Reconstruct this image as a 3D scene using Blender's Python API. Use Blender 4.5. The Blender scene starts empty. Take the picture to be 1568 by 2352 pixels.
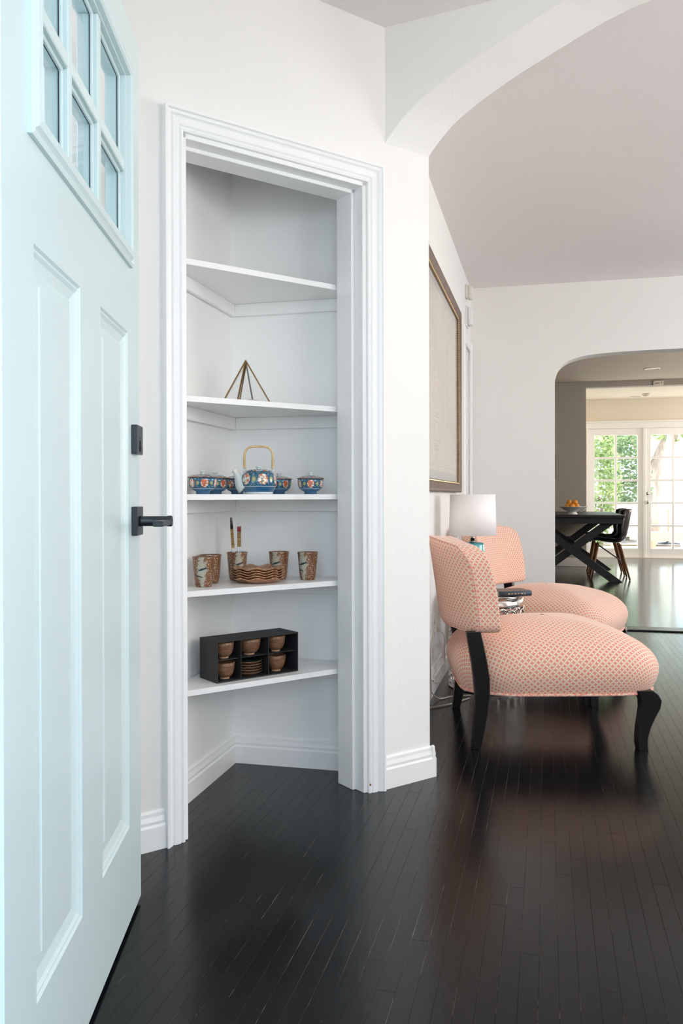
import bpy, bmesh, math, random
from mathutils import Vector, Matrix, noise
random.seed(7)
sc = bpy.context.scene
COL = sc.collection
PI = math.pi
# ------------------------------------------------------------------ camera
TH = math.atan(472 / 1920)
cam_d = bpy.data.cameras.new('camera'); cam = bpy.data.objects.new('camera', cam_d); COL.objects.link(cam)
cam.location = (0, 0, .965)
cam.rotation_euler = (Matrix.Rotation(TH, 3, 'Z') @ Matrix.Rotation(PI / 2 - .004, 3, 'X') @ Matrix.Rotation(-.0025, 3, 'Z')).to_euler()
cam_d.sensor_fit = 'VERTICAL'; cam_d.sensor_height = 36; cam_d.sensor_width = 24
cam_d.lens = 1920 / 2352 * 36
cam_d.shift_y = -28 / 2352
cam_d.clip_start = .05; cam_d.clip_end = 200
sc.camera = cam
# ------------------------------------------------------------------ world, sun, daylight and added fill lamps, exposure
sc.view_settings.view_transform = 'Standard'; sc.view_settings.look = 'None'
sc.view_settings.gamma = 1; sc.view_settings.use_curve_mapping = False
sc.view_settings.exposure = 0.02
sc.cycles.max_bounces = 10; sc.cycles.diffuse_bounces = 6; sc.cycles.transparent_max_bounces = 16
sc.cycles.sample_clamp_indirect = 6
w = bpy.data.worlds.new('sky'); sc.world = w; w.use_nodes = True
wt = w.node_tree; wt.nodes.clear()
wo = wt.nodes.new('ShaderNodeOutputWorld'); bg = wt.nodes.new('ShaderNodeBackground')
tc = wt.nodes.new('ShaderNodeTexCoord'); sx = wt.nodes.new('ShaderNodeSeparateXYZ'); cr = wt.nodes.new('ShaderNodeValToRGB')
wt.links.new(tc.outputs['Generated'], sx.inputs[0]); wt.links.new(sx.outputs[2], cr.inputs[0])
cr.color_ramp.elements[0].color = (.72, .85, 1, 1); cr.color_ramp.elements[1].color = (.50, .73, 1, 1)
cr.color_ramp.elements[1].position = .8
wt.links.new(cr.outputs[0], bg.inputs[0]); bg.inputs[1].default_value = 4.9
wt.links.new(bg.outputs[0], wo.inputs[0])

def sun(name, energy, color, rot, angle=.01):
    l = bpy.data.lights.new(name, 'SUN'); l.energy = energy; l.color = color; l.angle = angle
    o = bpy.data.objects.new(name, l); o.rotation_euler = rot; COL.objects.link(o); return o
def area(name, loc, target, size, energy, color):
    l = bpy.data.lights.new(name, 'AREA'); l.shape = 'RECTANGLE'; l.size, l.size_y = size
    l.energy = energy; l.color = color
    o = bpy.data.objects.new(name, l); o.location = loc
    o.rotation_euler = (Vector(target) - Vector(loc)).to_track_quat('-Z', 'Y').to_euler(); COL.objects.link(o); return o
sun('sun', 16, (1, .95, .86), (math.radians(-27), math.radians(14), 0))
area('daylight_front_door', (-.1, .35, 1.35), (-.1, 3, 1.1), (1.0, 1.9), 2, (.80, .90, 1))
area('daylight_living_room_window', (3.2, 4.4, 1.5), (-.5, 4.3, 1.3), (2.3, 1.5), 44, (1, .89, .82))
area('fill_front_window', (2.0, 1.1, 1.5), (1.4, 4, 1.5), (1.7, 1.2), 34, (1, .90, .82))  # lamp of an added front window, brightens entry and living room
area('fill_dining_right', (3.7, 9.2, 1.5), (0, 9.4, 1.6), (2.0, 1.3), 75, (1, .88, .74))  # added warm fill lamp for the dining room; no window is built there
area('area_sun_room_right', (3.5, 12.8, 1.4), (1, 12.8, 1.3), (1.2, 1.6), 45, (1, .93, .84))  # unseen warm area lamp beside the sun room's right wall, which has no window

# ------------------------------------------------------------------ node language
class NT:
    def __init__(s, name):
        s.m = bpy.data.materials.new(name); s.m.use_nodes = True
        s.t = s.m.node_tree; s.t.nodes.clear()
        s.out = s.t.nodes.new('ShaderNodeOutputMaterial')
    def n(s, k, **kw):
        nd = s.t.nodes.new(k)
        for a, b in kw.items(): setattr(nd, a, b)
        return nd
    def put(s, sock, v):
        if v is None: return
        if isinstance(v, V): s.t.links.new(v.k, sock)
        elif isinstance(v, bpy.types.NodeSocket): s.t.links.new(v, sock)
        elif isinstance(v, (tuple, list)) and len(v) == 3 and sock.type == 'RGBA': sock.default_value = (*v, 1)
        else: sock.default_value = v
    def math(s, op, a, b=None, c=None):
        nd = s.n('ShaderNodeMath', operation=op); s.put(nd.inputs[0], a); s.put(nd.inputs[1], b)
        if c is not None: s.put(nd.inputs[2], c)
        return V(s, nd.outputs[0])
    def coord(s, which='Object'):
        return V(s, s.n('ShaderNodeTexCoord').outputs[which])
    def uv(s): return s.coord('UV')
    def xyz(s, v):
        nd = s.n('ShaderNodeSeparateXYZ'); s.put(nd.inputs[0], v); return [V(s, o) for o in nd.outputs]
    def vec(s, x, y, z=0.0):
        nd = s.n('ShaderNodeCombineXYZ'); s.put(nd.inputs[0], x); s.put(nd.inputs[1], y); s.put(nd.inputs[2], z); return V(s, nd.outputs[0])
    def noise(s, v, scale=5, detail=3, rough=.5, dist=0):
        nd = s.n('ShaderNodeTexNoise'); s.put(nd.inputs['Vector'], v); nd.inputs['Scale'].default_value = scale
        nd.inputs['Detail'].default_value = detail; nd.inputs['Roughness'].default_value = rough; nd.inputs['Distortion'].default_value = dist
        return V(s, nd.outputs[0])
    def voro(s, v, scale=5, feature='F1', out='Distance'):
        nd = s.n('ShaderNodeTexVoronoi', feature=feature); s.put(nd.inputs['Vector'], v); nd.inputs['Scale'].default_value = scale
        return V(s, nd.outputs[out])
    def mix(s, f, a, b):
        nd = s.n('ShaderNodeMix', data_type='RGBA'); s.put(nd.inputs[0], f); s.put(nd.inputs[6], a); s.put(nd.inputs[7], b)
        return V(s, nd.outputs[2])
    def scale(s, v, x, y, z):
        nd = s.n('ShaderNodeMapping'); s.put(nd.inputs[0], v); nd.inputs['Scale'].default_value = (x, y, z); return V(s, nd.outputs[0])
    def ramp(s, f, stops):
        nd = s.n('ShaderNodeValToRGB'); s.put(nd.inputs[0], f); e = nd.color_ramp.elements
        while len(e) < len(stops): e.new(.5)
        for q, (p, c) in zip(e, stops): q.position = p; q.color = (*c, 1)
        return V(s, nd.outputs[0])
    def step(s, x, a, b):      # smooth 0..1 between a and b
        nd = s.n('ShaderNodeMapRange'); s.put(nd.inputs[0], x); nd.inputs[1].default_value = a; nd.inputs[2].default_value = b
        nd.clamp = True; return V(s, nd.outputs[0])
    def bump(s, hgt, dist=.001, st=1.0):
        nd = s.n('ShaderNodeBump'); s.put(nd.inputs['Height'], hgt); nd.inputs['Distance'].default_value = dist; nd.inputs['Strength'].default_value = st
        return nd.outputs[0]
    def pbr(s, col, rough=.5, metal=0.0, normal=None, coat=0.0, crough=.1, spec=None, sheen=0.0, trans=0.0):
        b = s.n('ShaderNodeBsdfPrincipled')
        s.put(b.inputs['Base Color'], col); s.put(b.inputs['Roughness'], rough); s.put(b.inputs['Metallic'], metal)
        if normal is not None: s.put(b.inputs['Normal'], normal)
        s.put(b.inputs['Coat Weight'], coat); s.put(b.inputs['Coat Roughness'], crough)
        if spec is not None: s.put(b.inputs['Specular IOR Level'], spec)
        s.put(b.inputs['Sheen Weight'], sheen); s.put(b.inputs['Transmission Weight'], trans)
        s.t.links.new(b.outputs[0], s.out.inputs[0]); return s.m
class V:
    def __init__(s, t, k): s.t = t; s.k = k
    def __add__(a, b): return a.t.math('ADD', a, b)
    def __sub__(a, b): return a.t.math('SUBTRACT', a, b)
    def __rsub__(a, b): return a.t.math('SUBTRACT', b, a)
    def __radd__(a, b): return a.t.math('ADD', b, a)
    def __mul__(a, b): return a.t.math('MULTIPLY', a, b)
    def __truediv__(a, b): return a.t.math('DIVIDE', a, b)
    def __lt__(a, b): return a.t.math('LESS_THAN', a, b)
    def __gt__(a, b): return a.t.math('GREATER_THAN', a, b)
    def abs(a): return a.t.math('ABSOLUTE', a)
    def fract(a): return a.t.math('FRACT', a)
    def sin(a): return a.t.math('SINE', a)
    def sqrt(a): return a.t.math('SQRT', a)
    def min(a, b): return a.t.math('MINIMUM', a, b)
    def max(a, b): return a.t.math('MAXIMUM', a, b)

M = {}
def plain(name, col, rough=.5, metal=0.0, **k):
    t = NT(name); M[name] = t.pbr(col, rough, metal, **k); return M[name]
def wall_paint(name, col, rough, bumpd, sc_=60):
    t = NT(name); o = t.coord()
    n1 = t.noise(o, sc_, 4, .6); n2 = t.noise(o, 3.0, 2, .5)
    c = t.mix(n2, tuple(x * .985 for x in col), tuple(min(1, x * 1.01) for x in col))
    M[name] = t.pbr(c, rough, normal=t.bump(n1 + n2 * 4.0, bumpd))
wall_paint('wall_white', (.86, .84, .805), .75, .0012)
wall_paint('ceiling_white', (.84, .80, .785), .85, .0010)
wall_paint('trim_white', (.89, .885, .87), .32, .0004, 25)
wall_paint('closet_white', (.90, .90, .88), .5, .0005, 30)
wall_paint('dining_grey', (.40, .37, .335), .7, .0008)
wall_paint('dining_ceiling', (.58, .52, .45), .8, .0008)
wall_paint('sunroom_cream', (.76, .70, .60), .7, .0008)
wall_paint('mint_paint', (.66, .78, .77), .34, .0003, 20)
plain('black_metal', (.045, .052, .058), .36, .6)
plain('dark_line', (.01, .01, .01), .6)
plain('screw_steel', (.12, .13, .14), .3, 1.0)
plain('black_lacquer', (.004, .0035, .0035), .36, spec=.3)
plain('chrome', (.80, .76, .72), .14, 1.0)
plain('nickel', (.62, .58, .52), .25, 1.0)
plain('brass_dark', (.30, .20, .09), .35, 1.0)
plain('brass_bright', (.75, .58, .28), .3, 1.0)
plain('lead_grey', (.30, .29, .27), .4, .9)
plain('shade_linen', (.93, .91, .90), .8)
plain('stone_pink', (.62, .50, .47), .6)
plain('plastic_white', (.80, .79, .77), .35)
plain('plastic_cream', (.72, .68, .60), .4)
plain('celadon', (.62, .68, .66), .12, coat=.5, crough=.05)
plain('porcelain_white', (.78, .79, .80), .12, coat=.5, crough=.05)
plain('label_paper', (.75, .75, .76), .7)
plain('label_red', (.55, .12, .14), .6)
plain('page_paper', (.78, .72, .62), .8)
plain('spine_gold', (.62, .48, .24), .4, .6)
plain('orange_peel', (.80, .33, .03), .45)
plain('orange_stalk', (.12, .10, .03), .6)
plain('shell_black', (.018, .018, .020), .28)
plain('wire_black', (.02, .02, .02), .35, .8)
plain('walnut', (.20, .09, .035), .45)
plain('mat_grey', (.56, .53, .49), .8)
plain('patio_stone', (.66, .60, .52), .85)
plain('porch_slab', (.42, .43, .44), .8)
plain('garden_wall', (.80, .74, .64), .9)
plain('bench_wood', (.55, .38, .25), .7)
plain('umbrella_cream', (.82, .76, .62), .85)
plain('soil', (.22, .15, .10), .9)
plain('cable_clear', (.50, .44, .36), .25, coat=.4)
plain('painted_rust', (.22, .05, .025), .6)
plain('chopstick_black', (.012, .012, .012), .3)
plain('chopstick_red', (.30, .02, .02), .35)

def glass_mat(name, tint=(.96, .98, .98), refl=.08):
    t = NT(name); tr = t.n('ShaderNodeBsdfTransparent'); tr.inputs[0].default_value = (*tint, 1)
    gl = t.n('ShaderNodeBsdfGlossy'); gl.inputs['Roughness'].default_value = .02
    fr0 = t.n('ShaderNodeFresnel'); fr0.inputs[0].default_value = 1.45
    fr = t.n('ShaderNodeMath', operation='MULTIPLY'); t.t.links.new(fr0.outputs[0], fr.inputs[0])
    t.put(fr.inputs[1], 1.0 - V(t, t.n('ShaderNodeNewGeometry').outputs['Backfacing']))
    mx = t.n('ShaderNodeMixShader'); t.t.links.new(fr.outputs[0], mx.inputs[0])
    t.t.links.new(tr.outputs[0], mx.inputs[1]); t.t.links.new(gl.outputs[0], mx.inputs[2])
    t.t.links.new(mx.outputs[0], t.out.inputs[0]); M[name] = t.m
glass_mat('pane_glass'); glass_mat('thin_glass', (.985, .99, .99))

def m_floor():
    t = NT('black_floor'); o = t.coord(); x, y, z = t.xyz(o)
    oi = t.n('ShaderNodeObjectInfo'); rnd = V(t, oi.outputs['Random'])
    ov = t.n('ShaderNodeVectorMath', operation='ADD'); t.put(ov.inputs[0], o); t.put(ov.inputs[1], t.vec(rnd * 37.0, rnd * 91.0, 0.0))
    p = ov.outputs[0]
    grain = t.noise(t.scale(p, 1, .05, 1), 420, 3, .6)
    scr = t.noise(t.scale(p, 1, .35, 1), 60, 4, .7)
    edge = (x.abs() > .0184)
    wear = edge * (t.noise(t.scale(p, 1, .45, 1), 9, 4, .75) > .585)
    wear2 = (t.voro(p, 34) < .022)
    base = t.mix(rnd, (.0040, .0045, .0055), (.0062, .0066, .0074))
    c = t.mix(wear * .55, base, (.20, .14, .10))
    c = t.mix(wear2 * .35, c, (.42, .38, .34))
    r = t.step(scr, .3, .75) * .06 + .15 + rnd * .03
    M['black_floor'] = t.pbr(c, r, normal=t.bump(grain, .00008), spec=.30)
m_floor()
def m_floor_far():
    t = NT('black_floor_far'); o = t.coord(); x, y, z = t.xyz(o)
    k = (x / .0386).fract()
    gap = (k < .03)
    n = t.noise(t.scale(o, 1, .1, 1), 60, 3, .6)
    c = t.mix(gap * .5, (.005, .0055, .0065), (.015, .013, .012))
    M['black_floor_far'] = t.pbr(c, n * .05 + .13, normal=t.bump(n - gap * .6, .00010), spec=.5)
m_floor_far()
def m_fabric():
    t = NT('lattice_fabric'); u, v, _ = t.xyz(t.uv())
    S = .0168
    a = (u + v) / (S * 1.41421); b = (u - v) / (S * 1.41421)
    px = ((a * 1.0).fract() - .5).abs(); py = ((b * 1.0).fract() - .5).abs()
    d1 = (1.0 - px) * (1.0 - px) + py * py
    d2 = (1.0 - py) * (1.0 - py) + px * px
    leaf = t.step(d1.min(d2), .530, .488)
    dot = (px * px + py * py).sqrt()
    weave = t.noise(t.scale(t.uv(), 1, 1, 1), 900, 2, .5)
    pink = t.mix(t.step(dot, .18, .42), (.80, .29, .22), (.68, .21, .17))
    cream = (.84, .67, .50)
    c = t.mix(leaf, pink, cream)
    M['lattice_fabric'] = t.pbr(c, .85, normal=t.bump(leaf * .5 + weave * .4, .0006), sheen=.25)
m_fabric()
def m_welt():
    t = NT('welt_fabric'); n = t.noise(t.coord(), 130, 2, .5)
    M['welt_fabric'] = t.pbr(t.mix(t.step(n, .44, .56), (.78, .27, .24), (.82, .62, .50)), .85)
m_welt()
def m_porcelain():
    t = NT('blue_porcelain'); u, v, _ = t.xyz(t.uv())     # u 0..1 around, v 0..1 height
    fu = (u * 6.0).fract() - .5
    q = (fu / .30); w_ = (v - .66) / .27
    disc = (q * q + w_ * w_).sqrt()
    p3 = t.coord()
    n = t.noise(p3, 190, 3, .6)
    blue = t.mix(t.step(n, .56, .62), (.014, .10, .19), (.22, .38, .48))
    fu2 = (u * 6.0 + .5).fract() - .5
    q2 = fu2 / .16; w2 = (v - .66) / .17
    fl = (q2 * q2 + w2 * w2).sqrt() + t.noise(p3, 300, 2, .5) * .5
    c = t.mix(t.step(fl, 1.05, .95), blue, (.22, .34, .16))
    c = t.mix(t.step(fl, .62, .56), c, (.70, .55, .22))
    c = t.mix(t.step(fl, .42, .38), c, (.40, .12, .06))
    nn = t.noise(p3, 150, 2, .5); nm = t.noise(p3, 115, 2, .6)
    med = t.mix(t.step(nn, .50, .53), (.78, .78, .74), (.62, .14, .05))
    med = t.mix(t.step(nm, .60, .63), med, (.10, .28, .18))
    med = t.mix(t.step(nm, .30, .27), med, (.80, .50, .10))
    c = t.mix((disc < 1.0), c, (.02, .05, .10)); c = t.mix((disc < .92), c, med)
    low = v < .36
    lowc = t.mix(t.step(((u * 36.0).fract() - .5).abs() + ((v * 9.0).fract() - .5).abs(), .42, .5), (.05, .14, .24), (.02, .12, .26))
    lowc = t.mix(((v - .345).abs() < .012), lowc, (.60, .68, .72))
    c = t.mix(low, c, lowc)
    M['blue_porcelain'] = t.pbr(c, .10, coat=.6, crough=.04)
    t = NT('lid_porcelain'); p3 = t.coord(); n = t.noise(p3, 170, 3, .6); n2 = t.noise(p3, 90, 2, .5)
    c = t.mix(t.step(n, .48, .54), (.10, .17, .24), (.50, .52, .50)); c = t.mix(t.step(n2, .56, .60), c, (.40, .15, .08))
    M['lid_porcelain'] = t.pbr(c, .12, coat=.6, crough=.05)
    plain('rust_rim', (.32, .14, .07), .25)
m_porcelain()
def m_speckle():
    t = NT('speckled_stoneware'); u, v, _ = t.xyz(t.uv()); o = t.coord()
    n = t.noise(o, 60, 3, .6); big = t.noise(t.vec(u * 6.0, v * 2.0, 0.0), 1.6, 2, .5)
    base = t.mix(n, (.10, .035, .012), (.25, .10, .035))
    uu = (u - .5).abs()
    patch = t.step(uu + (t.noise(o, 260, 3, .8) - .5) * .30 + (t.noise(o, 60, 2, .5) - .5) * .12 + (v - .55).abs() * .12, .092, .074)
    sp = t.step(t.voro(o, 260), .36, .28) * t.step(t.noise(o, 45, 3, .6), .40, .50)
    c = t.mix(sp, base, (.66, .58, .45))
    c = t.mix(patch, c, (.42, .42, .34))
    lx = (u - .5) / .075; lv = (v - .60 - (u - .5) * .6) / .035
    leafm = t.step((lx * lx + lv * lv) + (t.noise(o, 160, 2, .5) - .5) * 1.2, 1.0, .8)
    lx2 = (u - .42) / .10; lv2 = (v - .36 + (u - .45) * .4) / .022
    leaf2 = t.step((lx2 * lx2 + lv2 * lv2) + (t.noise(o, 130, 2, .5) - .5) * 1.2, 1.0, .8)
    c = t.mix(leafm.max(leaf2), c, (.012, .04, .05))
    M['speckled_stoneware'] = t.pbr(c, .28, coat=.3, crough=.15, normal=t.bump(n, .0004))
m_speckle()
def m_simple_noise(name, a, b, scale, rough, metal=0.0, sxyz=(1, 1, 1), bd=.0003, **k):
    t = NT(name); o = t.scale(t.coord(), *sxyz); n = t.noise(o, scale, 4, .6)
    M[name] = t.pbr(t.mix(t.step(n, .35, .65), a, b), rough, metal, normal=t.bump(n, bd), **k)
m_simple_noise('gold_glaze', (.30, .14, .07), (.70, .42, .24), 90, .30, .5)
m_simple_noise('bowl_brown', (.10, .045, .02), (.27, .135, .07), 40, .28, 0, (1, 1, 9))
m_simple_noise('bowl_inside', (.012, .02, .02), (.03, .045, .04), 40, .12)
m_simple_noise('foot_clay', (.40, .22, .12), (.50, .30, .18), 80, .7)
m_simple_noise('bamboo', (.62, .42, .20), (.78, .58, .32), 90, .45, 0, (1, 1, .3))
m_simple_noise('black_card', (.012, .013, .015), (.022, .024, .027), 150, .62)
m_simple_noise('teal_glass', (.05, .30, .33), (.16, .50, .52), 22, .10, 0, (1, 1, .6), coat=.6)
m_simple_noise('book_cover', (.16, .10, .08), (.24, .15, .12), 60, .55)
m_simple_noise('book_spine', (.03, .045, .07), (.05, .065, .09), 60, .5)
m_simple_noise('frame_wood', (.085, .050, .034), (.17, .105, .075), 30, .45, .2, (1, 1, 1))
m_simple_noise('table_wood', (.007, .008, .009), (.016, .018, .020), 20, .42, 0, (1, .1, 1), spec=.35)
m_simple_noise('leaf_green', (.10, .22, .035), (.34, .48, .12), 3, .6)
m_simple_noise('leaf_dark', (.05, .13, .03), (.16, .28, .08), 3, .6)
m_simple_noise('bark', (.30, .20, .15), (.48, .36, .28), 8, .9, 0, (1, 1, .3))
m_simple_noise('petal_pink', (.72, .25, .45), (.85, .50, .65), 5, .7)
m_simple_noise('threshold_wood', (.006, .006, .007), (.012, .012, .013), 40, .3)
def m_leaf(name, a, b):
    t = NT(name); n = t.noise(t.coord(), 3, 3, .6); c = t.mix(t.step(n, .35, .65), a, b)
    d = t.n('ShaderNodeBsdfDiffuse'); q = t.n('ShaderNodeBsdfTranslucent'); t.put(d.inputs[0], c); t.put(q.inputs[0], c)
    m = t.n('ShaderNodeMixShader'); m.inputs[0].default_value = .55
    t.t.links.new(d.outputs[0], m.inputs[1]); t.t.links.new(q.outputs[0], m.inputs[2]); t.t.links.new(m.outputs[0], t.out.inputs[0]); M[name] = t.m
m_leaf('leaf_green', (.18, .26, .09), (.44, .48, .22)); m_leaf('leaf_dark', (.13, .20, .09), (.28, .33, .18))
def m_gold_chop():
    t = NT('chopstick_gold'); o = t.coord(); n = t.noise(o, 260, 3, .6); n2 = t.noise(o, 190, 2, .5)
    c = t.mix(t.step(n, .48, .54), (.45, .27, .06), (.14, .08, .03)); c = t.mix(t.step(n2, .60, .64), c, (.45, .35, .40))
    M['chopstick_gold'] = t.pbr(c, .3, coat=.4)
m_gold_chop()
def m_map():
    t = NT('map_paper'); o = t.coord(); x, y, z = t.xyz(o)
    n = t.noise(o, 2.6, 5, .62, .4); n2 = t.noise(o, 9, 5, .7)
    line = t.step((n - .5).abs(), .006, .002); line2 = t.step((n - .58).abs(), .004, .001)
    c = t.mix(t.noise(o, 1.5, 2, .5), (.78, .66, .54), (.82, .72, .60))
    c = t.mix(t.step(n, .5, .62) * .25, c, (.46, .45, .38))
    c = t.mix(line * .6, c, (.30, .26, .22)); c = t.mix(line2 * .45, c, (.25, .38, .36))
    names = t.step(t.noise(t.scale(o, 1, .35, 3.2), 46, 2, .7), .66, .70)
    c = t.mix(names * .45, c, (.26, .22, .19))
    M['map_paper'] = t.pbr(c, .7)
m_map()

# ------------------------------------------------------------------ geometry builder
class B:
    def __init__(s, uv=False):
        s.bm = bmesh.new(); s.uvl = s.bm.loops.layers.uv.new('UVMap') if uv else None; s.mats = []
    def mi(s, mat):
        if mat is None: return 0
        if mat not in s.mats: s.mats.append(mat)
        return s.mats.index(mat)
    def box(s, a, b, bevel=0, mat=None, mtx=None, seg=1):
        bm = bmesh.new(); bmesh.ops.create_cube(bm, size=1)
        for v in bm.verts: v.co = Vector([(a[i] + b[i]) / 2 + v.co[i] * (b[i] - a[i]) for i in range(3)])
        if bevel: bmesh.ops.bevel(bm, geom=bm.edges[:], offset=bevel, segments=seg, affect='EDGES', profile=.5)
        s.absorb(bm, mat, mtx); return s
    def absorb(s, bm, mat=None, mtx=None):
        k = s.mi(mat); mp = {}
        for v in bm.verts: mp[v] = s.bm.verts.new(mtx @ v.co if mtx else v.co)
        for f in bm.faces:
            try: g = s.bm.faces.new([mp[v] for v in f.verts]); g.material_index = k; g.smooth = f.smooth
            except ValueError: pass
        bm.free()
    def beam(s, p, q, wd, dp, up=(0, 0, 1), bevel=0, mat=None):
        p, q = Vector(p), Vector(q); z = (q - p); L = z.length; z.normalize()
        x = Vector(up).cross(z); x = x.normalized() if x.length > 1e-5 else Vector((1, 0, 0)); y = z.cross(x)
        m = Matrix.Translation(p) @ Matrix((x, y, z)).transposed().to_4x4()
        return s.box((-wd / 2, -dp / 2, 0), (wd / 2, dp / 2, L), bevel, mat, m)
    def lathe(s, prof, n=32, at=(0, 0, 0), mat=None, smooth=True, mtx=None, wave=None, turn=0.0):
        k = s.mi(mat); rows = []
        zs = [p[1] for p in prof]; z0, z1 = min(zs), max(zs)
        for r, z in prof:
            row = []
            for i in range(n):
                a = 2 * PI * i / n + turn; rr, dz = (wave(a, r, z) if wave else (r, z))
                co = Vector((at[0] + rr * math.cos(a), at[1] + rr * math.sin(a), at[2] + dz))
                row.append(s.bm.verts.new(mtx @ co if mtx else co))
            rows.append(row)
        for j in range(len(rows) - 1):
            if prof[j] == prof[j + 1]: continue
            for i in range(n):
                i2 = (i + 1) % n
                f = s.bm.faces.new([rows[j][i], rows[j][i2], rows[j + 1][i2], rows[j + 1][i]]); f.smooth = smooth; f.material_index = k
                if s.uvl:
                    for lp, (uu, vv) in zip(f.loops, ((i / n, j), ((i + 1) / n, j), ((i + 1) / n, j + 1), (i / n, j + 1))):
                        lp[s.uvl].uv = (uu, (prof[vv][1] - z0) / max(1e-6, z1 - z0))
        for row, flip in ((rows[0], True), (rows[-1], False)):
            pr = prof[0] if flip else prof[-1]
            if pr[0] > 1e-6:
                f = s.bm.faces.new(row[::-1] if flip else row); f.material_index = k
        return s
    def tube(s, pts, r, n=8, mat=None, cap=True, flat=1.0):
        k = s.mi(mat); pts = [Vector(p) for p in pts]; N = len(pts)
        rr = r if isinstance(r, (list, tuple)) else [r] * N
        t0 = (pts[1] - pts[0]).normalized(); up = Vector((0, 0, 1)) if abs(t0.z) < .9 else Vector((1, 0, 0))
        x = t0.cross(up).normalized(); rows = []
        for i, p in enumerate(pts):
            t = (pts[min(i + 1, N - 1)] - pts[max(i - 1, 0)]).normalized()
            x = (x - t * x.dot(t)).normalized(); y = t.cross(x)
            rows.append([s.bm.verts.new(p + (x * math.cos(2 * PI * j / n) + y * math.sin(2 * PI * j / n) * flat) * rr[i]) for j in range(n)])
        for a, b in zip(rows, rows[1:]):
            for j in range(n):
                f = s.bm.faces.new([a[j], a[(j + 1) % n], b[(j + 1) % n], b[j]]); f.smooth = True; f.material_index = k
        if cap:
            for row in (rows[0][::-1], rows[-1]):
                f = s.bm.faces.new(row); f.material_index = k
        return s
    def prism(s, poly, d, mat=None, mtx=None):     # polygon of 3-D points swept by vector d
        k = s.mi(mat); d = Vector(d); T = (lambda v: mtx @ v) if mtx else (lambda v: v)
        a = [s.bm.verts.new(T(Vector(p))) for p in poly]; b = [s.bm.verts.new(T(Vector(p) + d)) for p in poly]
        n = len(a)
        fs = [s.bm.faces.new(a[::-1]), s.bm.faces.new(b)] + [s.bm.faces.new([a[i], a[(i + 1) % n], b[(i + 1) % n], b[i]]) for i in range(n)]
        for f in fs: f.material_index = k
        return s
    def strip(s, rows, mat=None, smooth=True, uvs=None, close=False):
        k = s.mi(mat); vr = [[s.bm.verts.new(p) for p in r] for r in rows]; n = len(rows[0])
        for j in range(len(vr) - 1):
            for i in range(n if close else n - 1):
                i2 = (i + 1) % n
                f = s.bm.faces.new([vr[j][i], vr[j][i2], vr[j + 1][i2], vr[j + 1][i]]); f.smooth = smooth; f.material_index = k
                if s.uvl and uvs:
                    for lp, (jj, ii) in zip(f.loops, ((j, i), (j, i + 1), (j + 1, i + 1), (j + 1, i))): lp[s.uvl].uv = uvs[jj][ii]
        return s
    def obj(s, name, mat, parent=None, smooth=False, loc=None, rotz=None, recalc=True, tri=False):
        if recalc: bmesh.ops.recalc_face_normals(s.bm, faces=s.bm.faces[:])
        if tri: bmesh.ops.triangulate(s.bm, faces=s.bm.faces[:])
        if smooth:
            for f in s.bm.faces: f.smooth = True
        me = bpy.data.meshes.new(name); s.bm.to_mesh(me); s.bm.free()
        if not s.mats: me.materials.append(M[mat])
        else:
            for q in s.mats: me.materials.append(M[q])
        o = bpy.data.objects.new(name, me); COL.objects.link(o)
        if parent: o.parent = parent
        if loc: o.location = loc
        if rotz is not None: o.rotation_euler = (0, 0, rotz)
        return o
def tag(o, label=None, cat=None, group=None, kind=None):
    if label: o['label'] = label
    if cat: o['category'] = cat
    if group: o['group'] = group
    if kind: o['kind'] = kind
    return o
def thing(name, label, cat, loc=(0, 0, 0), rotz=0, group=None, kind=None):
    o = bpy.data.objects.new(name, None); COL.objects.link(o); o.empty_display_size = .05
    o.location = loc; o.rotation_euler = (0, 0, rotz); return tag(o, label, cat, group, kind)
def S(o, label=None): return tag(o, label, None, None, 'structure')
def copy_tree(o, parent=None):
    c = o.copy(); COL.objects.link(c); c.parent = parent
    for ch in list(o.children): copy_tree(ch, c)
    return c
def again(src, label, loc, rotz=None):
    c = copy_tree(src); c['label'] = label; c.location = loc
    if rotz is not None: c.rotation_euler = (0, 0, rotz)
    return c

# ------------------------------------------------------------------ frames of reference
P0 = Vector((-1.021, 2.134, 0)); DIA = math.atan2(.7603, .6495)      # diagonal closet wall: local x along it, local y into the closet
Dv = Vector((.6495, .7603, 0)); Iv = Vector((-.7603, .6495, 0))
CEIL = 2.513
OPL, OPR, OPH = .046, .694, 1.985                                    # closet opening along the diagonal wall

# ------------------------------------------------------------------ shell
def structbox(name, a, b, mat='wall_white', label=None):
    return S(B().box(a, b).obj(name, mat), label)
m_simple_noise('black_floor_rest', (.0042, .0047, .0056), (.006, .0064, .0072), 12, .19, 0, (1, .1, 1), .00005, spec=.30)
# floor slab, boards
FX0, FX1, FY0, FY1 = -1.6, 3.45, .80, 6.302
slab = S(B().box((FX0, FY0, -.12), (FX1, FY1, -.010)).obj('floor', 'dark_line'), 'black painted narrow strip wood floor')
BW = .0386
def board_mesh(L):
    hw = (BW - .0003) / 2; c = .0003
    b = B(); k = 0
    rows = []
    for z, e in ((-.010, 0), (-c, 0), (0, c)):
        rows.append([(-hw + e, e, z), (hw - e, e, z), (hw - e, L - e, z), (-hw + e, L - e, z)])
    b.strip(rows, None, False, None, True)
    f = b.bm.faces.new([v for v in b.bm.verts][8:12])
    bmesh.ops.recalc_face_normals(b.bm, faces=b.bm.faces[:])
    me = bpy.data.meshes.new('floor_board'); b.bm.to_mesh(me); b.bm.free(); me.materials.append(M['black_floor']); return me
BL = {L: board_mesh(L - .0006) for L in (.7, 1.0, 1.3, 1.6)}
rb = random.Random(3); cand = []
nstrip = int((FX1 - FX0) / BW)
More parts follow.
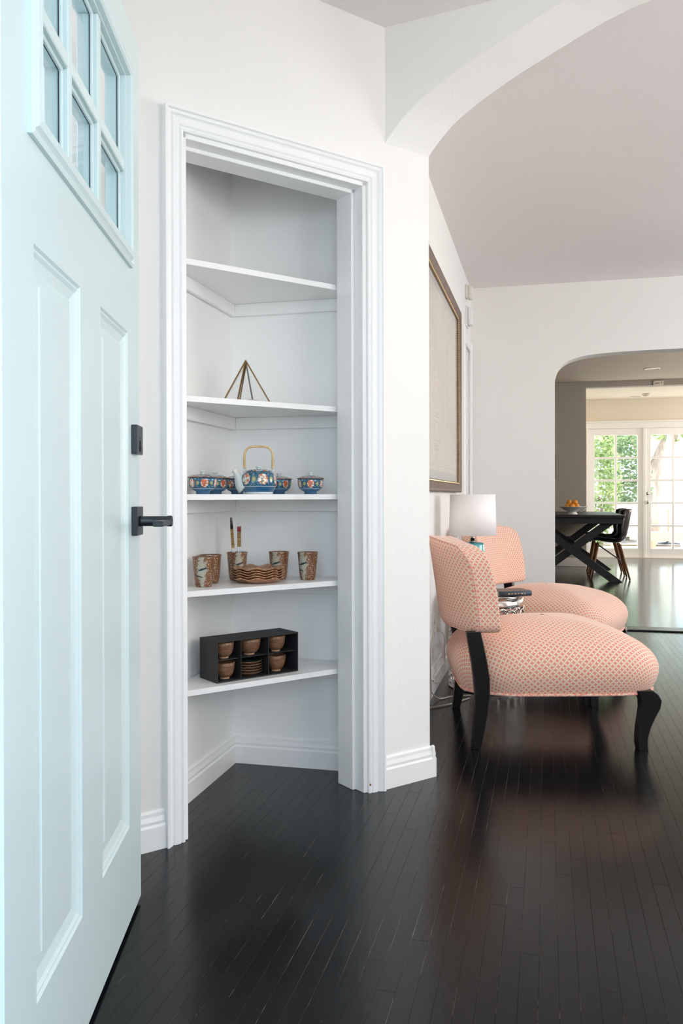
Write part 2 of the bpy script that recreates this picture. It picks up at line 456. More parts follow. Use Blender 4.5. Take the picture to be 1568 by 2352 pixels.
cth, sth = math.cos(TH), math.sin(TH)
for i in range(nstrip):
    x = FX0 + (i + .5) * BW; y = FY0 + .1 * rb.randrange(-9, 1)
    while y < FY1 - .02:
        L = rb.choice((.7, 1.0, 1.3, 1.6, 1.0))
        rem = round(FY1 - .002 - y, 3)
        if rem - L < .35: L = rem
        if y + L > FY0:
            if L not in BL: BL[L] = board_mesh(L - .0006)
            Z = -x * sth + (y + L / 2) * cth; u = (x * cth + (y + L / 2) * sth) / max(Z, .1)
            vis = abs(u) < .62 and Z + L / 2 > 1.35 and Z < 7.2
            cand.append((0 if vis else 1, Z if vis else Z, x, y, L))
        y += L
cand.sort()
for n_, (nv, Z, x, y, L) in enumerate(cand[:300]):
    o = bpy.data.objects.new('floor_board', BL[L]); COL.objects.link(o); o.parent = slab; o.location = (x, y, 0)
rest = B()
for (nv, Z, x, y, L) in cand[300:]:
    hw = (BW - .0005) / 2
    rest.box((x - hw, y, -.010), (x + hw, y + L - .0006, 0))
ro = rest.obj('floor_boards', 'black_floor_rest', slab); ro['kind'] = 'stuff'
S(B().box((-1.4, 6.445, -.12), (4.0, 13.60, 0)).obj('floor', 'black_floor_far'), 'black painted wood floor of the dining room')
# ceiling
structbox('ceiling', (-1.7, .75, CEIL), (3.6, 6.30, CEIL + .12), 'ceiling_white', 'smooth pale ceiling of entry and living room')
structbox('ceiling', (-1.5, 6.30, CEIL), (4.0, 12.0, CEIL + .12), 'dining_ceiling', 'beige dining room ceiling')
structbox('ceiling', (-1.0, 12.0, 2.453), (4.0, 13.8, 2.60), 'sunroom_cream', 'cream ceiling before the glazed doors')
# diagonal closet wall with opening and the chamfered end towards the living room
T = .128
dw = B()
dw.box((-.70, 0, 0), (OPL, T, CEIL)); dw.box((OPR, 0, 0), (.9657, T, CEIL)); dw.box((OPL, 0, OPH), (OPR, T, CEIL))
S(dw.obj('wall_diagonal', 'wall_white', None, False, P0, DIA), 'white plaster wall holding the closet doorway')
# closet interior
S(B().box((-1.26, 1.7, 0), (-1.113, 3.0, CEIL)).obj('wall_closet_left', 'closet_white'))
S(B().box((-1.113, 2.864, 0), (-.5535, 3.0, CEIL)).obj('wall_closet_back', 'closet_white'))
S(B().box((-1.62, .80, 0), (-1.475, 1.05, CEIL)).box((-1.62, 1.05, 0), (-1.475, 1.60, 1.0)).box((-1.62, 1.05, 2.2), (-1.475, 1.60, CEIL)).box((-1.62, 1.60, 0), (-1.475, 2.0, CEIL)).obj('wall_left', 'wall_white'))
structbox('wall_picture', (-.70, 2.96, 0), (-.553, 5.50, CEIL), 'wall_white', 'white living room wall with the framed map')
S(B().box((-.70, 6.185, 0), (-.553, 6.30, CEIL)).box((-.70, 5.50, 2.035), (-.553, 6.185, CEIL)).obj('wall_picture', 'wall_white'))
structbox('wall_hallway', (-1.75, 5.3, 0), (-1.60, 6.4, CEIL)); structbox('wall_hallway', (-1.6, 5.2, 0), (-.70, 5.34, CEIL)); structbox('wall_hallway', (-1.6, 6.30, 0), (-.553, 6.44, CEIL))
structbox('floor', (-1.6, 5.34, -.1), (-.553 - .0, 6.30, -.0005), 'black_floor_far'); structbox('ceiling', (-1.7, 5.2, CEIL), (-.70, 6.44, CEIL + .1))
# front wall with door opening and an added light window
fw = B(); HX = -.700
fw.box((-1.62, .80, 0), (HX - .035, .95, CEIL)); fw.box((HX - .035, .80, 2.09), (.29, .95, CEIL)); fw.box((.29, .80, 0), (1.15, .95, CEIL))
fw.box((1.15, .80, 0), (2.85, .95, .9)); fw.box((1.15, .80, 2.1), (2.85, .95, CEIL)); fw.box((2.85, .80, 0), (3.45, .95, CEIL))
S(fw.obj('wall_front', 'wall_white'))
rw = B(); rw.box((3.30, .95, 0), (3.45, 3.2, CEIL)); rw.box((3.30, 3.2, 0), (3.45, 5.6, .7)); rw.box((3.30, 3.2, 2.25), (3.45, 5.6, CEIL)); rw.box((3.30, 5.6, 0), (3.45, 6.30, CEIL))
S(rw.obj('wall_right', 'wall_white'))
def window(name, a, b, axis, nx, nz):      # plain sash in an opening; a,b opposite corners
    e = thing(name, 'unseen white framed window', None, (0, 0, 0), kind='structure')
    lo = Vector((min(a[0], b[0]), min(a[1], b[1]), min(a[2], b[2]))); hi = Vector((max(a[0], b[0]), max(a[1], b[1]), max(a[2], b[2])))
    fr = B(); fwid = .05; ax = 0 if axis == 'x' else 1
    def bar(u0, u1, z0, z1):
        p = list(lo); q = list(hi); p[ax] = u0; q[ax] = u1; p[2] = z0; q[2] = z1; fr.box(p, q)
    bar(lo[ax], lo[ax] + fwid, lo[2], hi[2]); bar(hi[ax] - fwid, hi[ax], lo[2], hi[2]); bar(lo[ax], hi[ax], lo[2], lo[2] + fwid); bar(lo[ax], hi[ax], hi[2] - fwid, hi[2])
    for i in range(1, nx): u = lo[ax] + (hi[ax] - lo[ax]) * i / nx; bar(u - .02, u + .02, lo[2], hi[2])
    for i in range(1, nz): z = lo[2] + (hi[2] - lo[2]) * i / nz; bar(lo[ax], hi[ax], z - .02, z + .02)
    fr.obj('window_frame', 'trim_white', e)
    g = B(); p = list(lo); q = list(hi); oa = 1 - ax; m = (lo[oa] + hi[oa]) / 2; p[oa] = m - .002; q[oa] = m + .002; g.box(p, q); g.obj('pane', 'pane_glass', e)
S(B().box((-3.5, -2.6, 2.45), (4.2, .80, 2.58)).obj('ceiling_sky_block', 'trim_white'), 'unseen white porch roof added to shade the front door')  # porch roof out of view, added to cut sky light entering the front door
window('added_window_1', (1.15, .85, .9), (2.85, .89, 2.1), 'x', 2, 2)  # unseen window added to light the entry and living room
window('added_window_3', (-1.57, 1.05, 1.0), (-1.53, 1.60, 2.2), 'y', 1, 2)  # unseen window added to light the wall seen through the open door's panes
window('window_2', (3.36, 3.2, .7), (3.40, 5.6, 2.25), 'y', 3, 2)
# arch between entry and living room
ad = math.radians(11); A_ = Vector((math.cos(ad), -math.sin(ad), 0)); AO = Vector((-.519, 2.723, 0))
cv = [(0, 2.130), (.012, 2.148), (.03, 2.168), (.05, 2.190), (.08, 2.219), (.11, 2.242), (.145, 2.264), (.19, 2.290), (.25, 2.320), (.31, 2.348), (.38, 2.377), (.45, 2.405), (.52, 2.433), (.59, 2.458), (.66, 2.478), (.74, 2.492), (.85, 2.502), (1.0, 2.506)]
cv += [(2.0 - a, z) for a, z in cv[-2::-1]]
poly = [(0, CEIL)] + cv + [(2.0, 0), (3.86, 0), (3.86, CEIL)]
arch = B(); arch.prism([AO + A_ * a + Vector((0, 0, z)) for a, z in poly], Dv * .192)
ar = S(arch.obj('wall_arch', 'wall_white'), 'white plaster wall with the wide entry arch')
# far wall of the living room with the dining arch
cl = [(.056, 0), (.056, 1.80), (.060, 1.835), (.074, 1.879), (.092, 1.905), (.114, 1.925), (.150, 1.946), (.196, 1.962), (.26, 1.977), (.345, 1.988), (.45, 1.994), (.60, 1.999), (.80, 2.002), (1.15, 2.004)]
cr_ = [(2.30 - x, z) for x, z in cl[-2::-1]]
S(B().prism([(-.553, 6.295, 0)] + [(x, 6.295, z) for x, z in cl + cr_] + [(3.45, 6.295, 0), (3.45, 6.295, CEIL), (-.553, 6.295, CEIL)], (0, .15, 0)).obj('wall_back', 'wall_white'), 'white living room end wall with arched opening')
tag(B().box((.056, 6.285, 0), (2.244, 6.45, .010), .003).obj('threshold', 'threshold_wood'), 'low black wooden threshold strip across the dining arch floor', 'threshold')
# dining room and sun room
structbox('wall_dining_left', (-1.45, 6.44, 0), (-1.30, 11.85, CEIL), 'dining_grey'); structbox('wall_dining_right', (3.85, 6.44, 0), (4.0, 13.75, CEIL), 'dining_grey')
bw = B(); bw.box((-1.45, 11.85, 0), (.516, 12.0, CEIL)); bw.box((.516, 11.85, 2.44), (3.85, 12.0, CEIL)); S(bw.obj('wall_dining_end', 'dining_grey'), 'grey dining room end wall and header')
structbox('wall_sunroom_left', (.36, 12.0, 0), (.516, 13.61, 2.5), 'sunroom_cream')
FL = .60; LW = .835
fb = B(); fb.box((.36, 13.61, 0), (FL, 13.76, 2.5)); fb.box((FL, 13.61, 2.02), (FL + 2 * LW + .05, 13.76, 2.5)); fb.box((FL + 2 * LW + .05, 13.61, 0), (3.85, 13.76, 2.5))
S(fb.obj('wall_garden', 'sunroom_cream'), 'cream wall above the glazed garden doors')
S(B().box((FL - .07, 13.59, 2.02), (FL + 2 * LW + .12, 13.612, 2.10), .004).box((FL - .07, 13.57, 2.10), (FL + 2 * LW + .12, 13.612, 2.125), .004).obj('trim_1', 'trim_white'), 'white head trim over the glazed garden doors')
S(B().box((-1.30, 11.83, 0), (.516, 11.852, .12), .004).obj('baseboard_dining', 'trim_white'))

def baseboard(b, x0, x1, h, y=0, s=-1, th=.016):     # local: along x, protruding towards -y
    prof = [(0, 0), (th, 0), (th, h * .60), (th * .72, h * .66), (th * .80, h * .74), (th * .55, h * .86), (th * .50, h * .95), (th * .2, h), (0, h)]
    b.prism([(x0, y + s * p, z) for p, z in prof], (x1 - x0, 0, 0))
bb = B(); baseboard(bb, -.66, -.0135, .105); baseboard(bb, .7535, .9817, .105)
b_ = bb.obj('baseboard_diagonal', 'trim_white', None, False, P0, DIA); S(b_, 'white moulded baseboard of the diagonal wall')
bb = B(); baseboard(bb, 0, 1.0, .105, 0, -1); o = bb.obj('baseboard_end', 'trim_white', None, False, P0 + Dv * .9657 + Iv * .128, DIA + PI / 2)
o.scale.x = -.144; S(o)
bb = B(); baseboard(bb, 0, .60, .10); S(bb.obj('baseboard_closet_left', 'trim_white', None, False, (-1.113, 2.864, 0), -PI / 2 + PI), None)
for o in list(COL.objects):
    if o.name.startswith('baseboard_closet_left'): bpy.data.objects.remove(o)
bb = B(); baseboard(bb, 2.24, 2.849, .10); o = bb.obj('baseboard_closet_left', 'trim_white', None, False, (-1.113, 0, 0), PI / 2); S(o, 'white baseboard on the closet left wall')
bb = B(); baseboard(bb, -1.113, -.578, .10, 2.864); S(bb.obj('baseboard_closet_back', 'trim_white'), 'white baseboard on the closet back wall')
bb = B(); baseboard(bb, 2.97, 5.42, .125); o = bb.obj('baseboard_left', 'trim_white', None, False, (-.553, 0, 0), PI / 2); S(o, 'tall white baseboard under the framed map wall')
bb = B(); baseboard(bb, -.54, .056, .125, 6.295); S(bb.obj('baseboard_back', 'trim_white'), 'white baseboard of the far living room wall')

# ------------------------------------------------------------------ closet doorway: casing, jambs, stops
d1 = thing('door_1', 'white cased closet doorway without a leaf', None, P0, DIA, None, 'structure')
CW = .059
cprof = [(0, .010), (.006, .013), (.012, .009), (.016, .014), (.032, .015), (.036, .011), (.042, .018), (.049, .021), (.052, .026), (CW, .026)]    # across (inner->outer), proud
def casing(kind):
    b = B(); pr = [(0, 0)] + cprof + [(CW, 0)]
    xl, xr, zt = OPL - .0, OPR, OPH
    if kind == 'l': r0 = [(xl - u, -p, 0) for u, p in pr]; r1 = [(xl - u, -p, zt + u) for u, p in pr]
    if kind == 'r': r0 = [(xr + u, -p, 0) for u, p in pr]; r1 = [(xr + u, -p, zt + u) for u, p in pr]
    if kind == 'h': r0 = [(xl - u, -p, zt + u) for u, p in pr]; r1 = [(xr + u, -p, zt + u) for u, p in pr]
    b.strip([r0, r1], None, False)
    n = len(r0); vs = list(b.bm.verts)
    b.bm.faces.new(vs[:n]); b.bm.faces.new(vs[n:][::-1])
    return b
for k in 'lrh': casing(k).obj('casing', 'trim_white', d1)
J = .014
B().box((OPL - .001, 0, 0), (OPL + J, T + .004, OPH), .0015).obj('jamb', 'trim_white', d1)
B().box((OPR - J, 0, 0), (OPR + .001, T + .004, OPH), .0015).obj('jamb', 'trim_white', d1)
B().box((OPL, 0, OPH - J), (OPR, T + .004, OPH + .001), .0015).obj('jamb', 'trim_white', d1)
st = B(); st.box((OPL + J, .045, 0), (OPL + J + .012, T, OPH - J), .0015); st.obj('door_stop', 'trim_white', d1)
B().box((OPR - J - .012, .045, 0), (OPR - J, T, OPH - J), .0015).obj('door_stop', 'trim_white', d1)
B().box((OPL + J, .045, OPH - J - .012), (OPR - J, T, OPH - J), .0015).obj('door_stop', 'trim_white', d1)
B().lathe([(.004, 0), (.003, .001), (0, .0012)], 8, mtx=Matrix.Translation((OPR + .004, -.0125, .028)) @ Matrix.Rotation(PI / 2, 4, 'X')).obj('paint_chip', 'painted_rust', d1)

# ------------------------------------------------------------------ closet shelves
CX, CY = -1.113, 2.864
def shelf_tri(z0, z1, inset=.0, front=.137, cut=0):
    s0 = (CX + inset - P0.x + .7603 * front) / .6495; s1 = (CY - inset - P0.y - .6495 * front) / .7603
    a = P0 + Dv * s0 + Iv * front; b = P0 + Dv * s1 + Iv * front
    return a, b
shelf_z = [('top closet shelf, bare', 1.678), ('second closet shelf from the top, under the wire pyramid', 1.268), ('eye level closet shelf carrying the blue tea set', .973), ('closet shelf carrying the brown tumblers and wavy plates', .682), ('lowest closet shelf carrying the black divided box', .385)]
for lab, z in shelf_z:
    e = thing('closet_shelf', 'white triangular ' + lab, 'shelf', (CX, CY, z - .0175), 0, 'white triangular closet shelves')
    a, b = shelf_tri(0, 0); a -= Vector((CX, CY, 0)); b -= Vector((CX, CY, 0)); g = .0015
    B().prism([(g, -g, 0), (b.x, -g, 0), (b.x - .0, b.y, 0), (a.x + g, a.y, 0)], (0, 0, .0175)).obj('board', 'trim_white', e)
    B().box((g, a.y + .03, -.043), (.018, -g, 0), .002).obj('cleat', 'closet_white', e)
    B().box((.018, -.018, -.043), (b.x - .03, -g, 0), .002).obj('cleat', 'closet_white', e)

# ------------------------------------------------------------------ mint front door
HINGE = Vector((-.6865, .9494, .012)); DR = PI / 2 + TH + math.atan(89 / 1920)
d2 = thing('door_2', 'mint green six pane front door standing open on the left', None, HINGE, DR, None, 'structure')
DWd, DHt, DT = .914, 2.030, .045
def dbox(n, a, b, mat='mint_paint', bev=0): return B().box(a, b, bev).obj(n, mat, d2)
wv = [(.128, .322), (.346, .527), (.551, .765)]; wz = [(1.511, 1.673), (1.698, 1.885)]
PL = (.130, .385); PR_ = (.532, .785); pz0, pz1 = .213, 1.322
dbox('stile', (0, 0, 0), (wv[0][0], DT, DHt)); dbox('stile_edge', (wv[0][0], 0, 0), (PL[0], DT, wz[0][0])); dbox('stile_edge', (wv[0][0], 0, wz[1][1]), (PL[0], DT, DHt)); dbox('stile', (PR_[1], 0, 0), (DWd, DT, DHt))
dbox('rail', (PL[0], 0, 0), (PR_[1], DT, pz0)); dbox('rail', (PL[0], 0, pz1), (PR_[1], DT, wz[0][0])); dbox('rail', (PL[0], 0, wz[1][1]), (PR_[1], DT, DHt))
dbox('centre_stile', (PL[1], 0, pz0), (PR_[0], DT, pz1))
dbox('stile_edge', (wv[0][0], 0, wz[0][0]), (PL[0], DT, wz[1][1])) if wv[0][0] > PL[0] else None; dbox('window_side', (wv[2][1], 0, wz[0][0]), (PR_[1], DT, wz[1][1]))
for (a, b) in ((wv[0][1], wv[1][0]), (wv[1][1], wv[2][0])): dbox('muntin', (a, .002, wz[0][0]), (b, DT - .002, wz[1][1]), bev=.002)
for (a, b) in wv: dbox('muntin', (a, .002, wz[0][1]), (b, DT - .002, wz[1][0]), bev=.002)
for (a, b) in wv:
    for (c, d) in wz:
        p = B().box((a, .0165, c), (b, .0205, d)).obj('pane', 'pane_glass', d2)
        q = B(); e_ = .007
        q.box((a, .010, c), (a + e_, .0165, d), .002); q.box((b - e_, .010, c), (b, .0165, d), .002); q.box((a, .010, c), (b, .0165, c + e_), .002); q.box((a, .010, d - e_), (b, .0165, d), .002)
        q.obj('glazing_bead', 'mint_paint', p)
        q = B().box((b - e_ - .0012, .0155, c + .01), (b - e_ , .0167, d - .008)).box((a + .01, .0155, d - e_ - .0012), (b - .01, .0167, d - e_)); q.obj('glazing_gap', 'dark_line', p)
def frame_loop(b, x0, x1, z0, z1, prof):        # prof: (inset from the outer rectangle, y)
    rows = []
    for u, y in prof: rows.append([(x0 + u, y, z0 + u), (x1 - u, y, z0 + u), (x1 - u, y, z1 - u), (x0 + u, y, z1 - u)])
    b.strip(rows, None, False, None, True); return b
frame_loop(B(), .103, .811, 1.471, 1.925, [(0, 0), (0, -.007), (.006, -.010), (.012, -.006), (.018, -.012), (.030, -.014), (.035, -.010), (.036, 0)]).obj('window_moulding', 'mint_paint', d2)
for (a, b) in (PL, PR_):
    q = frame_loop(B(), a, b, pz0, pz1, [(0, 0), (.004, .004), (.008, .0035), (.014, .0075), (.030, .0125), (.032, .0125), (.033, .010), (.050, .0095), (.052, .0075)])
    vs = list(q.bm.verts)[-4:]; q.bm.faces.new(vs); q.obj('raised_panel', 'mint_paint', d2)
    dbox('panel_back', (a, .02, pz0), (b, DT, pz1))
# deadbolt and lever
bx = .817
db = B().box((bx, -.014, 1.0515), (bx + .066, 0, 1.118), .0015).obj('deadbolt', 'black_metal', d2)
B().lathe([(.0085, 0), (.0085, .0012), (.0062, .0012), (.0062, 0)], 20, mtx=Matrix.Translation((bx + .033, -.014, 1.066)) @ Matrix.Rotation(PI / 2, 4, 'X')).obj('keyhole_ring', 'dark_line', db)
B().box((bx + .0315, -.0149, 1.0625), (bx + .0345, -.0139, 1.071)).obj('keyhole', 'dark_line', db)
B().lathe([(.005, 0), (.005, .001), (.0035, .001), (.0035, 0)], 16, mtx=Matrix.Translation((bx + .033, -.014, 1.079)) @ Matrix.Rotation(PI / 2, 4, 'X')).obj('small_ring', 'dark_line', db)
B().box((bx + .024, -.0148, 1.089), (bx + .042, -.0139, 1.0905)).obj('engraved_mark', 'dark_line', db)
lv = B().box((bx, -.014, .8565 + .008), (bx + .066, 0, .923 + .008), .0015).obj('lever_handle', 'black_metal', d2)
zc = .897
B().lathe([(.0125, 0), (.0125, .006), (.0118, .007), (.0118, .062), (.0128, .064), (.0128, .072), (.011, .074)], 28, mtx=Matrix.Translation((bx + .033, -.013, zc)) @ Matrix.Rotation(PI / 2, 4, 'X')).obj('spindle', 'black_metal', lv)
B().box((bx - .088, -.086, zc - .009), (bx + .043, -.063, zc + .003), .002).obj('lever', 'black_metal', lv)
B().lathe([(.0035, 0), (.0035, .001), (0, .001)], 12, mtx=Matrix.Translation((bx + .033, -.0872, zc + .003)) @ Matrix.Rotation(PI / 2, 4, 'X')).obj('key_slot', 'screw_steel', lv)
# door frame in the front wall
d3 = thing('door_3', 'white frame of the front doorway', None, (0, 0, 0), 0, None, 'structure')
B().box((HX - .035, .79, 0), (HX, .96, 2.09), .002).obj('jamb', 'trim_white', d3)
B().box((.255, .79, 0), (.29, .96, 2.09), .002).obj('jamb', 'trim_white', d3)
B().box((HX, .79, 2.052), (.255, .96, 2.09), .002).obj('jamb', 'trim_white', d3)

# ------------------------------------------------------------------ tea set on the eye level shelf
ZS = .973
def camW(px, Z): u = (px - 784) / 1920 * Z; return (u * cth - Z * sth, Z * cth + u * sth)
def lidded_bowl(label, loc, rotz):
    e = thing('lidded_bowl', label, 'bowl', loc, rotz, 'blue lidded bowls around the teapot')
    b = B(True); b.lathe([(.0190, 0), (.0215, .0), (.0210, .006), (.0225, .009), (.0330, .014), (.0400, .022), (.0430, .032), (.0438, .044), (.0440, .053), (.0428, .053), (.041, .040), (.036, .022), (.020, .012), (.0, .011)], 40)
    b.obj('body', 'blue_porcelain', e)
    l = B(); l.lathe([(.0470, .0525), (.0472, .0535), (.0460, .0545), (.040, .0575), (.030, .0610), (.018, .0635), (.006, .0645), (.0, .0646)], 40, mat='lid_porcelain')
    lo = l.obj('lid', 'lid_porcelain', e)
    B().lathe([(.0470, .0520), (.0476, .0530), (.0466, .0542), (.0455, .0530)], 40).obj('rim_band', 'rust_rim', lo)
    B().lathe([(.0072, .064), (.0060, .066), (.0062, .0685), (.0088, .0705), (.0090, .0728), (.0070, .0745), (.0, .0748)], 20).obj('knob', 'celadon', lo)
    return e
c1 = camW(465.6, 2.61)
lb = lidded_bowl('blue lidded bowl at the open left end of the tea row', (*c1, ZS), .55)
again(lb, 'blue lidded bowl overlapped by the leftmost bowl of the tea row', (*camW(494, 2.745), ZS), 1.10)
again(lb, 'blue lidded bowl half hidden behind the teapot spout', (*camW(545, 2.86), ZS), 1.9)
again(lb, 'blue lidded bowl partly hidden behind the right side of the teapot', (*camW(640, 2.90), ZS), .95)
again(lb, 'blue lidded bowl standing alone right of the teapot', (*camW(713, 2.83), ZS), .30)
tp = thing('teapot', 'blue patterned porcelain teapot with cane handle and celadon spout', 'teapot', (*camW(594, 2.70), ZS), TH)
k = .97
b = B(True); b.lathe([(.0440 * k, 0), (.0455 * k, .0005), (.0470 * k, .006), (.0540 * k, .016), (.0585 * k, .028), (.0598 * k, .040), (.0585 * k, .052), (.0540 * k, .063), (.0460 * k, .0705), (.0380 * k, .0735), (.036 * k, .0735), (.0, .070)], 48, turn=.35)
b.obj('body', 'blue_porcelain', tp)
B().lathe([(.0445 * k, -.0002), (.0462 * k, .0002), (.0485 * k, .007), (.0478 * k, .0075)], 48).obj('foot_band', 'celadon', tp)
ld = B().lathe([(.0385, .0735), (.0385, .0750), (.0300, .0785), (.0160, .0805), (.0, .081)], 40).obj('lid', 'lid_porcelain', tp)
B().lathe([(.0075, .0800), (.0060, .0825), (.0068, .0850), (.0100, .0865), (.0104, .0885), (.0080, .0905), (.0, .0908)], 20).obj('knob', 'celadon', ld)
B().tube([(-.044, -.012, .018), (-.054, -.012, .030), (-.061, -.013, .046), (-.067, -.014, .062), (-.074, -.015, .072), (-.080, -.016, .077)], [.024, .0215, .0165, .0115, .0085, .0090], 20).obj('spout', 'celadon', tp)
B().tube([(-.068, -.014, .068), (-.076, -.015, .0748), (-.0815, -.016, .0785)], [.0092, .0092, .0098], 16).obj('spout_tip', 'page_paper', tp)
for sx_ in (-1, 1):
    B().tube([(sx_ * .0405, 0, .066), (sx_ * .047, 0, .072), (sx_ * .0485, 0, .080), (sx_ * .045, 0, .086), (sx_ * .041, 0, .080), (sx_ * .0395, 0, .071)], .0028, 8).obj('lug', 'celadon', tp)
hp = []
for i in range(25):
    a = PI * i / 24; cx_ = math.cos(a); sz = math.sin(a)
    hp.append((-.0455 * math.copysign(abs(cx_) ** .62, cx_), 0, .118 + .036 * abs(sz) ** .7))
hd = B().tube([(-.0445, 0, .083)] + hp + [(.0445, 0, .083)], .0038, 10).obj('cane_handle', 'bamboo', tp)
for sx_ in (-1, 1): B().lathe([(.0042, .084), (.0054, .085), (.0054, .089), (.0042, .090)], 12, at=(sx_ * .0447, 0, 0)).obj('binding', 'bamboo', hd)
B().beam((.049, 0, .086), (.0515, 0, .112), .0022, .0015).obj('cane_end', 'bamboo', hd)
B().beam((-.049, 0, .086), (-.0495, 0, .116), .003, .002).obj('cane_end', 'bamboo', hd)

# ------------------------------------------------------------------ tumblers, chopsticks, wavy plates
ZC = .682
def tumbler(label, loc, rotz):
    e = B(True); e.lathe([(.0215, .0), (.0240, .0008), (.0262, .006), (.0285, .022), (.0305, .045), (.0325, .070), (.0340, .088), (.0356, .0935), (.0352, .0945), (.0330, .0905), (.0310, .070), (.027, .02), (.022, .006), (.0, .005)], 40)
    o = e.obj('tumbler', 'speckled_stoneware', None, False, loc, rotz); return tag(o, label, 'cup', 'brown speckled stoneware tumblers')
def face_cam(p): return math.atan2(-p[1], -p[0]) - PI
def cp(px, Z): q = camW(px, Z); return (*q, ZC)
p = cp(467, 2.632); t1 = tumbler('speckled brown tumbler nearest the front edge, at the left end', p, face_cam(p) - .15)
def tum(px, Z, dr, lab):
    p = cp(px, Z); c = t1.copy(); COL.objects.link(c); c.location = p; c.rotation_euler = (0, 0, face_cam(p) + dr); c['label'] = lab; return p
tum(483, 2.735, -.1, 'speckled brown tumbler tucked behind the leftmost tumbler')
pc = tum(544, 2.845, .25, 'speckled brown tumbler holding the chopsticks')
tum(640, 2.87, -.35, 'speckled brown tumbler standing behind the wavy plates on their right')
tum(706, 2.845, -.55, 'speckled brown tumbler alone at the right end of its shelf')
def chopstick(label, base, top, black):
    e = thing('chopstick', label, 'chopstick', base, 0, 'patterned chopsticks in the tumbler')
    v = Vector(top) - Vector(base); pt = lambda f: tuple(v * f)
    if black:
        B().tube([pt(0), pt(.81)], [.0034, .0031], 8).obj('shaft', 'chopstick_gold', e); B().tube([pt(.81), pt(1)], [.0030, .0013], 8).obj('tip', 'chopstick_black', e)
    else:
        B().tube([pt(0), pt(.90)], .0034, 8).obj('shaft', 'chopstick_gold', e); B().tube([pt(.90), pt(.98), pt(1)], [.0036, .0036, .0018], 8).obj('red_end', 'chopstick_red', e)
    B().tube([pt(.41 if black else .48), pt(.49 if black else .60)], .0040, 8).obj('paper_band', 'label_paper', e)
cx0, cy0 = pc[0], pc[1]
r_ = Vector((cth, sth, 0))
for lab, o0, o1, hgt, blk in (('gold chopstick with slim black tip upward, outermost left', -.010, -.0225, .212, True), ('gold chopstick with black tip upward, beside its twin', -.004, -.0185, .212, True),
                              ('gold chopstick with red upper end, left of the red ended pair', .004, .0035, .182, False), ('gold chopstick with red upper end, rightmost in the tumbler', .010, .0105, .183, False)):
    bp = Vector((cx0, cy0, ZC + .008)) + r_ * o0; tpn = Vector((cx0, cy0, ZC + hgt)) + r_ * o1
    chopstick(lab, bp, tpn, blk)
def wavy(a, r, z):
    g = max(0, (r - .045) / .04); return (r * (1 + .035 * g * math.sin(9 * a + .6)), z + .0032 * g * math.sin(9 * a + .6))
wp = B(); wp.lathe([(.0, .0), (.046, .0), (.060, .004), (.078, .0125), (.086, .0165), (.0868, .0185), (.0850, .0190), (.072, .0140), (.055, .0065), (.0, .0045)], 108, wave=wavy)
plate0 = wp.obj('wavy_plate', 'gold_glaze'); pq = camW(592, 2.765)
plate_l = ['bottom wavy edged bronze glazed plate of the stack', 'second wavy bronze plate counting up from the shelf', 'middle wavy bronze plate of the stack of five', 'fourth wavy bronze plate, just under the topmost', 'topmost wavy edged bronze plate of the stack']
for i in range(5):
    o = plate0 if i == 0 else plate0.copy()
    if i: COL.objects.link(o)
    o.location = (pq[0], pq[1], ZC + .0080 * i); o.rotation_euler = (0, 0, .02 * (-1) ** i); tag(o, plate_l[i], 'plate', 'wavy bronze plates in one stack')
plate0.scale = (1, 1, 1.0)

# ------------------------------------------------------------------ wire pyramid
pp = camW(565, 2.76); py = thing('glass_pyramid', 'brass edged glass pyramid on the second highest closet shelf', 'terrarium', (*pp, 1.268), TH + math.radians(33))
hs = .060; ap = Vector((0, 0, .146)); cs = [Vector((sx_ * hs, sy_ * hs, .002)) for sx_, sy_ in ((-1, -1), (1, -1), (1, 1), (-1, 1))]
for i, c_ in enumerate(cs):
    B().beam(c_, ap, .0042, .0042).obj('edge_bar', 'brass_dark' if i in (0, 1, 3) else 'lead_grey', py)
    B().beam(c_, cs[(i + 1) % 4], .0038, .0038).obj('base_bar', 'brass_dark', py)
    g = B(); g.bm.faces.new([g.bm.verts.new(c_ * .97), g.bm.verts.new(cs[(i + 1) % 4] * .97), g.bm.verts.new(ap * .96)]); g.obj('glass_pane', 'thin_glass', py)
B().beam(cs[0] + Vector((.0075, 0, 0)), ap + Vector((.003, 0, -.006)), .0035, .0035).obj('hinged_edge_bar', 'brass_dark', py)
mid = cs[0].lerp(ap, .44); B().beam(mid, mid + Vector((-.013, .004, -.002)), .0018, .0018).obj('latch_pin', 'brass_bright', py)
sb = B(); sb.lathe([(.0, .0), (.024, .0), (.030, .006), (.029, .0125), (.018, .0165), (.0, .017)], 20, wave=lambda a, r, z: (r * (1 + .08 * math.sin(3 * a)), z))
tag(sb.obj('stone', 'stone_pink', None, True, (pp[0] + .016, pp[1] + .01, 1.2685)), 'smooth pinkish stone lying inside the glass pyramid', 'stone')

# ------------------------------------------------------------------ divided black box with bowls
BX = thing('divided_box', 'black six compartment box open at the front on the lowest shelf', 'box', (-.9942, 2.4225, .3850), math.atan2(.2398, .1908))
bw_, bd_, bh_, bt = .306, .112, .1300, .004
def bxp(n, a, b, par=BX): return B().box(a, b, .0006).obj(n, 'black_card', par)
bxp('top_panel', (0, -.001, bh_ - bt), (bw_, bd_, bh_)); bxp('bottom_panel', (0, 0, 0), (bw_, bd_, bt)); bxp('side_panel', (0, 0, bt), (bt, bd_, bh_ - bt)); bxp('side_panel', (bw_ - bt, 0, bt), (bw_, bd_, bh_ - bt))
bxp('back_panel', (bt, bd_ - bt, bt), (bw_ - bt, bd_, bh_ - bt)); bxp('divider', (.088, .004, bt), (.091, bd_ - bt, bh_ - bt)); bxp('divider', (.191, .004, bt), (.194, bd_ - bt, bh_ - bt))
